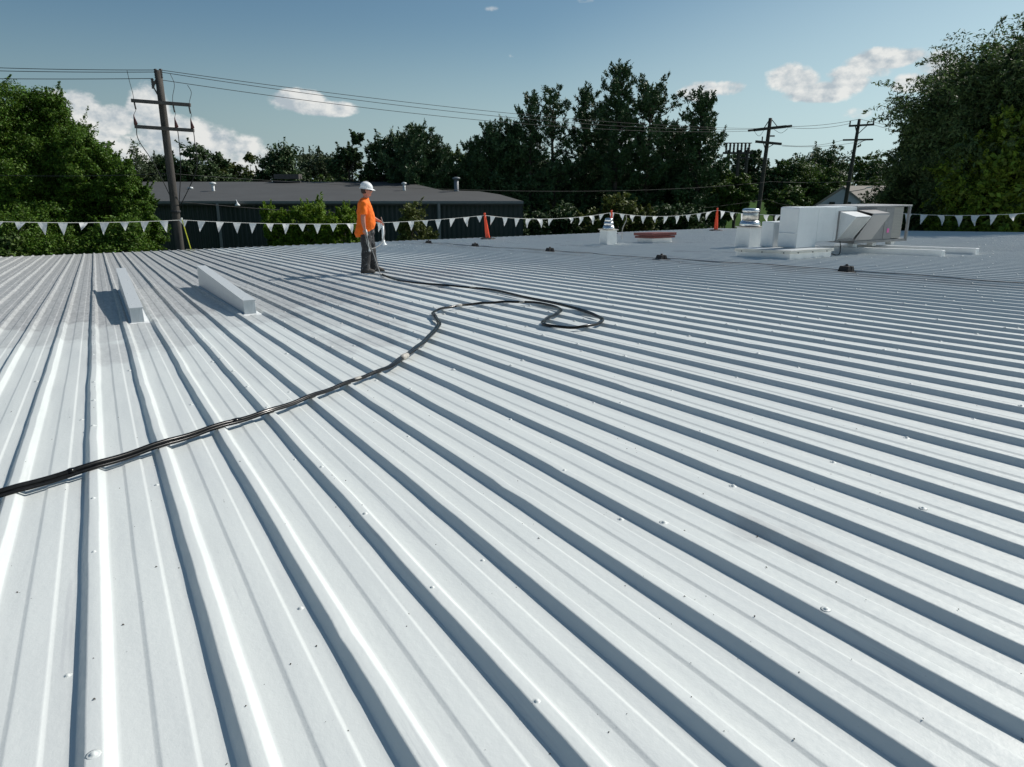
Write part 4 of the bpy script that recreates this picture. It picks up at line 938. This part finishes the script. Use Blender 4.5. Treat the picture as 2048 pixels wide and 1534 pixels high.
def broadleaf(px, pytop, hw, d, m, label, seed, zbase=None, size=.10, dens=1.0, lobes=16, group=None, droop=0, name='broadleaf_tree', low=.12, shape=1.0, cat='tree', lean=0, clump=.34, asp=.5, sprig=.30, sup=.35):
    rg = np.random.default_rng(seed); top = P(px, pytop, d); RX = hw / F * d
    zb_ = GZ if zbase is None else zbase
    Ht = top.z - zb_; base = Vector((top.x, top.y, zb_))
    t = thing(name, base, label, cat, group)
    z0 = Ht * low; cz = (z0 + Ht) / 2; RZ = (Ht - z0) / 2
    lc = []
    for k in range(lobes):
        f = (k + .5) / lobes; zz = 1 - 2 * f; zz = math.copysign(abs(zz) ** .9, zz); rr = math.sqrt(max(0, 1 - zz * zz)) ** shape; an = k * 2.399 + rg.uniform(-.5, .5)
        q = rg.uniform(.55, .80); lc.append(Vector((rr * math.cos(an) * RX * q, rr * math.sin(an) * RX * q, cz + zz * RZ * q * 1.02)))
    mb = MB(); lr = []
    r0 = max(.08, Ht * .018)
    tt = Vector((rg.normal() * RX * .08, rg.normal() * RX * .08, cz + RZ * .35))
    mb.tube([(0, 0, 0), (0, 0, Ht * .06), tuple(tt * .5), tuple(tt)], [r0 * 1.5, r0 * 1.1, r0 * .8, r0 * .3], 10)
    C_, N_ = [], []
    for q in lc:
        a = Vector((tt.x * .5, tt.y * .5, 0)); a.z = min(q.z * .8, max(Ht * .1, q.z - RX * .7)); a.z = min(a.z, tt.z)
        limb(mb, a, q, r0 * .45, r0 * .10, rg)
        R_ = min(RX, RZ) * rg.uniform(.26, .56) * (1 if lobes < 28 else .8); nc = int(26 * dens) + 4
        for j in range(nc):
            v = rg.normal(size=3); v /= np.linalg.norm(v); rad = R_ * rg.uniform(.45, 1.05); cc = np.array(q) + v * rad * np.array([1, 1, .85])
            if j % 5 == 0: limb(mb, q, Vector(cc), r0 * .10, r0 * .03, rg, 3)
            k2 = int(rg.uniform(.6, 1.4) * 42 * dens); cr = R_ * clump * rg.uniform(.6, 1.3)
            g_ = rg.normal(size=(k2, 3)); g_ /= np.linalg.norm(g_, axis=1, keepdims=True); g_ *= cr * rg.uniform(.25, 1.0, (k2, 1)) ** .6
            g_[:, 2] *= .65; 
            if droop: g_[:, 2] -= droop * np.abs(rg.normal(size=k2)) * cr
            if sprig and rg.random() < sprig:
                o_ = v * np.array([1, 1, .8]) + rg.normal(size=3) * .35 + np.array([0, 0, sup]); o_ /= np.linalg.norm(o_); ks = int(k2 * .7); tt_ = rg.uniform(0, 1, (ks, 1)); L_s = cr * rg.uniform(1.3, 2.4)
                q_ = cc + o_ * tt_ * L_s + rg.normal(size=(ks, 3)) * cr * .16 * (1.2 - tt_); q_[:, 2] -= (tt_[:, 0] ** 2) * L_s * droop * .7
                C_.append(q_); N_.append(rg.normal(size=(ks, 3)) * .6 + np.array([0, 0, .7]))
            C_.append(cc + g_); N_.append(g_ / cr * .6 + rg.normal(size=(k2, 3)) * .55 + np.array([0, 0, .55]))
    C_ = np.concatenate(C_); N_ = np.concatenate(N_)
    # trim to the crown height so the top sits where it should
    mzx = np.percentile(C_[:, 2], 99.9); C_[:, 2] = np.where(C_[:, 2] > cz, cz + (C_[:, 2] - cz) * (Ht - cz) / (mzx - cz), C_[:, 2]); C_[:, 2] = np.maximum(C_[:, 2], .1)
    mb.build('trunk', M['bark'], t, smooth=True)
    o = leaf_mesh('crown', C_, N_, size, asp, m, rg, droop); o.parent = t
    return t
def pine(px, pytop, hw, d, label, seed, mname='needle', gap=.15, airy=1.0, group='tall pines behind the roof', zlow=.1, top_taper=.55):
    rg = np.random.default_rng(seed); top = P(px, pytop + 17, d); RX = hw / F * d; Ht = top.z - GZ
    t = thing('pine_tree', (top.x, top.y, GZ), label, 'pine tree', group)
    mb = MB(); r0 = Ht * .016
    mb.tube([(0, 0, 0), (rg.normal() * .1, rg.normal() * .1, Ht * .4), (rg.normal() * .1, 0, Ht * .75), (0, 0, Ht * .985)], [r0 * 1.2, r0 * .85, r0 * .45, .03], 9)
    C_, N_ = [], []; z = Ht * zlow; az0 = 0
    side = rg.uniform(0, 6.28)
    while z < Ht * .985:
        f = z / Ht
        prof_ = min(1, (1 - f) / (top_taper * .8)) ** .55 * (.72 + .28 * math.sin(f * 17 + seed) ** 2) * (.55 + .45 * min(1, f / .35))
        nb = 5 if rg.random() > gap else 2
        for k in range(nb):
            an = az0 + k * 6.283 / nb + rg.uniform(-.35, .35); ln = RX * 1.14 * prof_ * rg.choice((.35, .6, .9, 1.1, 1.3)) * rg.uniform(.85, 1.1)
            if ln < .25: ln = .25 + rg.uniform(0, .25)
            up_ = ln * rg.uniform(.25, .62) + .25 * (f > .8) * ln + (.3 if f > .9 else 0); e_ = Vector((math.cos(an) * ln, math.sin(an) * ln, z + up_)); a = Vector((0, 0, z))
            limb(mb, a, e_, max(.02, r0 * .25), .012, rg, 4)
            for q3 in range(3):
                dv = np.array([math.cos(an) * rg.uniform(.1, .7), math.sin(an) * rg.uniform(.1, .7), rg.uniform(.6, 1.2)]) + rg.normal(size=3) * .15; Ls = rg.uniform(.3, .6); ks = 26
                tt = rg.uniform(0, 1, (ks, 1)); C_.append(np.array(e_) + rg.normal(size=3) * .12 + dv * tt * Ls + rg.normal(size=(ks, 3)) * .05); N_.append(rg.normal(size=(ks, 3)) * .6 + dv)
            nt_ = max(3, int(ln / .30 * 1.55 * airy))
            for j in range(nt_):
                g = rg.uniform(.12, 1.05) ** .6 if ln > 1 else rg.uniform(.1, 1.05); c = np.array(a.lerp(e_, g)) + rg.normal(size=3) * np.array([.16, .16, .08]) * (1 + ln * .35) * g
                c[2] -= ln * .10 * math.sin(math.pi * min(g, 1)) * .5
                kn = int(26 * rg.uniform(.7, 1.3)); v = rg.normal(size=(kn, 3)); v[:, 2] += .9; v /= np.linalg.norm(v, axis=1, keepdims=True)
                C_.append(c + v * .17 * rg.uniform(.3, 1, (kn, 1))); N_.append(v)
        az0 += 1.1; z += Ht * .033 * rg.uniform(.8, 1.3)
    # leader shoots
    for k in range(5):
        kn = 40; v = rg.normal(size=(kn, 3)) * np.array([.07, .07, .2]); C_.append(v + np.array([rg.normal() * .25, rg.normal() * .25, Ht - rg.uniform(.1, .8)])); N_.append(rg.normal(size=(kn, 3)))
    C_ = np.concatenate(C_); V_ = np.concatenate(N_)
    # needles: thin blades along their own direction
    n = len(C_); s = .17 * rg.uniform(.7, 1.3, (n, 1)); T_ = V_ / np.linalg.norm(V_, axis=1, keepdims=True); B_ = np.cross(T_, rg.normal(size=(n, 3))); B_ /= np.linalg.norm(B_, axis=1, keepdims=True)
    Vv = np.stack([C_ - B_ * s * .22, C_ + B_ * s * .22, C_ + T_ * s + B_ * s * .12, C_ + T_ * s - B_ * s * .12], 1).reshape(-1, 3)
    me = bpy.data.meshes.new('crown'); me.vertices.add(4 * n); me.vertices.foreach_set('co', Vv.astype(np.float32).ravel()); me.loops.add(4 * n); me.loops.foreach_set('vertex_index', np.arange(4 * n, dtype=np.int32)); me.polygons.add(n)
    me.polygons.foreach_set('loop_start', np.arange(n, dtype=np.int32) * 4); me.update(calc_edges=True); me.materials.append(M[mname])
    o = bpy.data.objects.new('crown', me); COL.objects.link(o); o.parent = t
    mb.build('trunk', M['bark'], t, smooth=True); return t
BLf = broadleaf
GL = 'leafy trees at the left edge'
BLf(-30, 168, 150, 36, M['l_left'], 'big leafy tree filling the left edge, its top against the clouds', 1, size=.060, dens=2.9, lobes=44, group=GL, low=.05, clump=.34)
BLf(88, 188, 95, 37.5, M['l_left'], 'leafy tree second from the left, its crown touching the clouds', 2, size=.060, dens=2.7, lobes=36, group=GL, low=.05, clump=.34)
BLf(158, 262, 85, 36, M['l_left'], 'middle-height leafy tree between the tall left trees and the wooden pole', 3, size=.060, dens=2.5, lobes=34, group=GL, low=.04, clump=.34)
BLf(232, 322, 62, 35, M['l_left'], 'shorter leafy tree just left of the wooden pole', 4, size=.058, dens=2.3, lobes=28, group=GL, low=.03, clump=.36)
BLf(60, 400, 110, 32.5, M['l_left'], 'low leafy undergrowth tree behind the leftmost pennants', 5, size=.058, dens=1.6, lobes=22, group=GL, low=.05, clump=.42)
BLf(225, 430, 80, 32.5, M['l_left'], 'low leafy bush left of the yellow pole, under the pennants', 6, size=.058, dens=1.5, lobes=18, group=GL, low=.05, clump=.42)
BLf(2, 470, 42, 29, M['l_mid'], 'low spreading bush in the left corner just above the roof edge', 7, size=.10, dens=1.2, lobes=12, low=.2, name='bush', cat='bush')
GB = 'far trees behind the green building'
BLf(262, 285, 52, 62, M['l_pale'], 'greyish thin-topped tree behind the left leafy trees', 10, size=.10, dens=.8, lobes=16, group=GB)
BLf(318, 305, 60, 66, M['l_dark'], 'dark tree directly behind the wooden pole', 11, size=.13, dens=1, lobes=16, group=GB)
BLf(372, 285, 52, 66, M['l_dark'], 'dark round-topped tree just right of the wooden pole', 12, size=.13, dens=1.1, lobes=15, group=GB)
BLf(422, 305, 44, 68, M['l_dark'], 'dark tree left of the willow-like tree', 13, size=.13, dens=1, lobes=14, group=GB)
BLf(446, 316, 30, 74, M['l_olive'], 'left half of the pale drooping willow pair', 14, size=.12, dens=1, lobes=12, group=GB, droop=.7)
BLf(489, 306, 32, 74, M['l_olive'], 'right half of the pale drooping willow pair', 15, size=.12, dens=1, lobes=12, group=GB, droop=.7)
BLf(553, 287, 46, 64, M['l_dark'], 'dark clumpy tree standing alone over the roof unit', 16, size=.13, dens=1.1, lobes=13, group=GB, clump=.5)
BLf(640, 299, 72, 72, M['l_pale'], 'wide soft green tree above the worker\'s head, left', 17, size=.12, dens=1.3, lobes=20, group=GB)
BLf(590, 345, 60, 66, M['l_dark'], 'low dark tree behind the ridge, right of the roof unit', 18, size=.12, dens=1, lobes=14, group=GB)
BLf(700, 265, 42, 62, M['l_dark'], 'first of two open-crowned dark trees above the worker', 19, size=.13, dens=.9, lobes=14, group=GB, clump=.42)
BLf(757, 264, 42, 62, M['l_dark'], 'second of two open-crowned dark trees, right of the worker', 20, size=.13, dens=.9, lobes=14, group=GB, clump=.42)
BLf(735, 340, 80, 66, M['l_mid'], 'lower green tree under the two open-crowned dark trees', 21, size=.12, dens=1.1, lobes=18, group=GB)
BLf(912, 296, 34, 64, M['l_mid'], 'small green tree in the dip before the tall pines', 22, size=.12, dens=1, lobes=12, group=GB)
pine(838, 258, 52, 60, 'broad dark pine left of the dip in the tree line', 30, gap=.05, airy=1.5, top_taper=.4)
pine(800, 272, 42, 62, 'smaller dark pine leaning on the broad one from the left', 31, gap=.05, airy=1.5, top_taper=.4)
pine(880, 290, 40, 61, 'dark pine on the right flank of the broad one', 32, gap=.05, airy=1.5, top_taper=.5)
pine(948, 285, 34, 60, 'short pine at the left foot of the tall group', 33, gap=.05, airy=1.6)
pine(985, 248, 45, 60, 'rounded pine, second step up towards the tall group', 34, gap=.05, airy=1.6, top_taper=.4)
pine(1024, 245, 44, 61, 'dense dark pine below the leaning slender one', 35, gap=.05, airy=1.6, top_taper=.4)
pine(1062, 188, 40, 60, 'slender pine with branches sweeping to the left', 36, gap=.35, airy=.9, top_taper=.6)
pine(1108, 167, 44, 61, 'airy pine with a thin see-through middle', 37, gap=.55, airy=.7, top_taper=.5)
pine(1172, 172, 36, 62, 'tall pine left of the highest one', 38, gap=.2, airy=1.2, top_taper=.5)
pine(1204, 205, 26, 64, 'thin pine squeezed between two taller ones', 39, gap=.2, airy=1.1)
pine(1239, 128, 36, 60, 'highest pine, with spiky forked top', 40, gap=.12, airy=1.4, top_taper=.5)
pine(1303, 166, 58, 61, 'wide spreading pine right of the highest one', 41, gap=.2, airy=1.4, top_taper=.35)
pine(1404, 188, 46, 60, 'rightmost tall pine with dense round head', 42, gap=.15, airy=1.5, top_taper=.35)
pine(1355, 255, 50, 64, 'half-height pine filling the gap left of the rightmost tall pine', 43, gap=.1, airy=1.4)
GU = 'dark undergrowth trees below the pines'
BLf(1475, 350, 46, 60, M['l_mid'], 'small green tree between the pines and the dark pole', 58, size=.13, dens=1.1, lobes=14, group=GU, low=.60)
for k, (px, py, hw, d, mm, lb) in enumerate([
    (930, 340, 60, 64, 'l_dark', 'dark bushy tree at the corner of the green building'),
    (1000, 318, 60, 65, 'l_dark', 'dark bushy tree under the rounded pine'),
    (1075, 312, 60, 64, 'l_dark', 'dark bushy tree under the slender pine'),
    (1145, 318, 58, 65, 'l_dark', 'dark bushy tree under the airy pine'),
    (1215, 305, 60, 64, 'l_dark', 'dark bushy tree under the highest pine'),
    (1290, 312, 60, 65, 'l_dark', 'dark bushy tree under the wide pine'),
    (1360, 322, 60, 64, 'l_dark', 'dark bushy tree under the half-height pine'),
    (1425, 318, 52, 64, 'l_mid', 'greener bushy tree under the rightmost tall pine'),
    
    (870, 345, 62, 66, 'l_dark', 'dark tree behind the tall slate flue'),
    (660, 350, 70, 68, 'l_mid', 'low green tree behind the ridge, left of the worker'),
    (800, 352, 62, 68, 'l_dark', 'low dark tree behind the end of the ridge'),
    (470, 350, 70, 70, 'l_dark', 'low dark hedge tree behind the ridge below the willows'),
    (340, 350, 70, 69, 'l_dark', 'low dark hedge tree behind the wooden pole')]):
    BLf(px, py, hw, d, M[mm], lb, 60 + k, size=.14, dens=1.15, lobes=18, group=GU, low=.03)
for k, (px, py, hw, lb) in enumerate([(1235, 388, 44, 'young yellow-green shrub behind the small vent'), (1290, 412, 34, 'low yellow-green shrub behind the maroon hatch'), (1180, 420, 36, 'low yellow-green shrub left of the small vent')]):
    BLf(px, py, hw, 44, M['l_olive'], lb, 80 + k, size=.10, dens=.9, lobes=14, group='shrubs below the pines', low=.03, name='shrub', cat='shrub')
for k, (px, py, hw, lb) in enumerate([(1020, 415, 60, 'dark low shrub past the corner of the green building'), (1110, 408, 60, 'dark low shrub between the first two stanchions'), (1350, 405, 60, 'dark low shrub right of the maroon hatch'), (1390, 412, 40, 'dark low shrub behind the third stanchion')]):
    BLf(px, py, hw, 50, M['l_dark'], lb, 84 + k, size=.12, dens=1.1, lobes=14, group='dark shrubs below the pines', low=.03, name='shrub', cat='shrub')
GR = 'trees beyond the right poles'
BLf(1500, 300, 40, 105, M['l_dark'], 'distant dark tree behind the insulator rack', 90, size=.2, dens=.9, lobes=12, group=GR, low=.32)
BLf(1560, 318, 50, 100, M['l_dark'], 'distant dark tree behind the dark utility pole', 91, size=.2, dens=.9, lobes=14, group=GR, low=.32)
BLf(1650, 288, 62, 108, M['l_dark'], 'tall distant rounded tree between the two right poles', 92, size=.2, dens=1, lobes=16, group=GR)
BLf(1600, 316, 58, 99, M['l_mid'], 'green tree just right of the dark pole', 93, size=.15, dens=1.0, lobes=16, group=GR)
BLf(1652, 335, 48, 97, M['l_mid'], 'green tree left of the pale house roof', 94, size=.15, dens=1.0, lobes=16, group=GR)
BLf(1575, 372, 48, 78, M['l_mid'], 'low green tree above the small wrapped duct', 95, size=.14, dens=1.0, lobes=14, group=GR, low=.36)
BLf(1732, 308, 46, 120, M['l_mid'], 'distant tree right of the lamp pole', 96, size=.2, dens=1, lobes=14, group=GR)
BLf(1790, 325, 60, 110, M['l_dark'], 'distant tree mostly hidden by the locust', 97, size=.2, dens=1, lobes=14, group=GR)
BLf(1745, 352, 44, 104, M['l_mid'], 'low tree behind the pale house roof', 98, size=.16, dens=1, lobes=12, group=GR)
BLf(2075, 42, 215, 33.5, M['l_locust'], 'huge dark feathery locust tree rising at the right edge', 100, size=.095, dens=2.5, lobes=64, low=.10, droop=.45, clump=.36, shape=.8, asp=.30, sprig=.75, sup=.1)
BLf(1900, 215, 120, 35.0, M['l_locust'], 'left skirt of feathery locust branches above the air conditioner', 101, size=.09, dens=2.0, lobes=30, low=.08, droop=.5, clump=.36, asp=.30, sprig=.75, sup=.1)
BLf(2010, 228, 92, 30.5, M['l_maple'], 'yellow-green maple in front of the locust at the right edge', 102, size=.12, dens=1.6, lobes=26, low=.08, clump=.36)
BLf(1930, 325, 55, 32.0, M['l_maple'], 'smaller yellow-green maple to the left of the larger one', 103, size=.12, dens=1.1, lobes=16, low=.1, clump=.36)
for k, (px, py, hw, lb) in enumerate([(1800, 395, 60, 'dark shrub right behind the air conditioner frame'), (1880, 400, 60, 'dark shrub behind the middle right pennants'), (1970, 405, 60, 'dark shrub behind the far right pennants'), (2060, 400, 60, 'dark shrub at the right end of the roof edge')]):
    BLf(px, py, hw, 34.5, M['l_dark'], lb, 110 + k, size=.11, dens=1.2, lobes=16, group='dark shrubs along the right roof edge', low=.03, name='shrub', cat='shrub')
GS = 'bushes in front of the green wall'
for k, (px, py, hw, lb) in enumerate([(555, 408, 42, 'bright green bush at the left of the clump before the green wall'), (618, 397, 48, 'tallest bright green bush before the green wall'), (680, 408, 42, 'bright green bush just left of the worker')]):
    BLf(px, py, hw, 37, M['l_bush'], lb, 120 + k, size=.075, dens=1.3, lobes=18, group=GS, low=.03, name='bush', cat='bush', asp=.32, shape=.7, sprig=.7, sup=1.4)
BLf(822, 403, 42, 36, M['l_olive'], 'olive conical young tree before the green wall right of the worker', 125, size=.07, dens=1.0, lobes=18, low=.03, shape=1.6, asp=.35)
# small parked car far behind, between the pines and the dark pole
def car(px, d, label):
    c = P(px, 412, d); t = thing('parked_car', (c.x, c.y, GZ + .01), label, 'car', 'cars parked beyond the grass', rz=-YAW)
    body = MB(); sec = [(-2.1, .45, .75), (-2.0, .35, .85), (-1.0, .3, .95), (1.2, .3, .95), (2.0, .35, .8), (2.15, .45, .7)]
    body.rings([[Vector((x, -.85, a)), Vector((x, .85, a)), Vector((x, .88, (a + b_) / 2)), Vector((x, .8, b_)), Vector((x, -.8, b_)), Vector((x, -.88, (a + b_) / 2))] for x, a, b_ in sec])
    body.build('body', M['carwhite'], t, bevel=.03)
    MB().hexa([(-1.3, -.75, .94), (1.1, -.75, .94), (1.1, .75, .94), (-1.3, .75, .94), (-.8, -.62, 1.42), (.6, -.62, 1.42), (.6, .62, 1.42), (-.8, .62, 1.42)]).build('cabin', M['glass'], t, bevel=.04)
    for x in (-1.3, 1.3):
        for y in (-.82, .82): MB().tube([(x, y - .1, .33), (x, y + .1, .33)], .33, 16).build('wheel', M['rubber'], t)
car(1476, 78, 'pale car parked beyond the grass, left of the big vent hood')
car(1500, 79, 'pale car parked right beside the big vent hood\'s top')
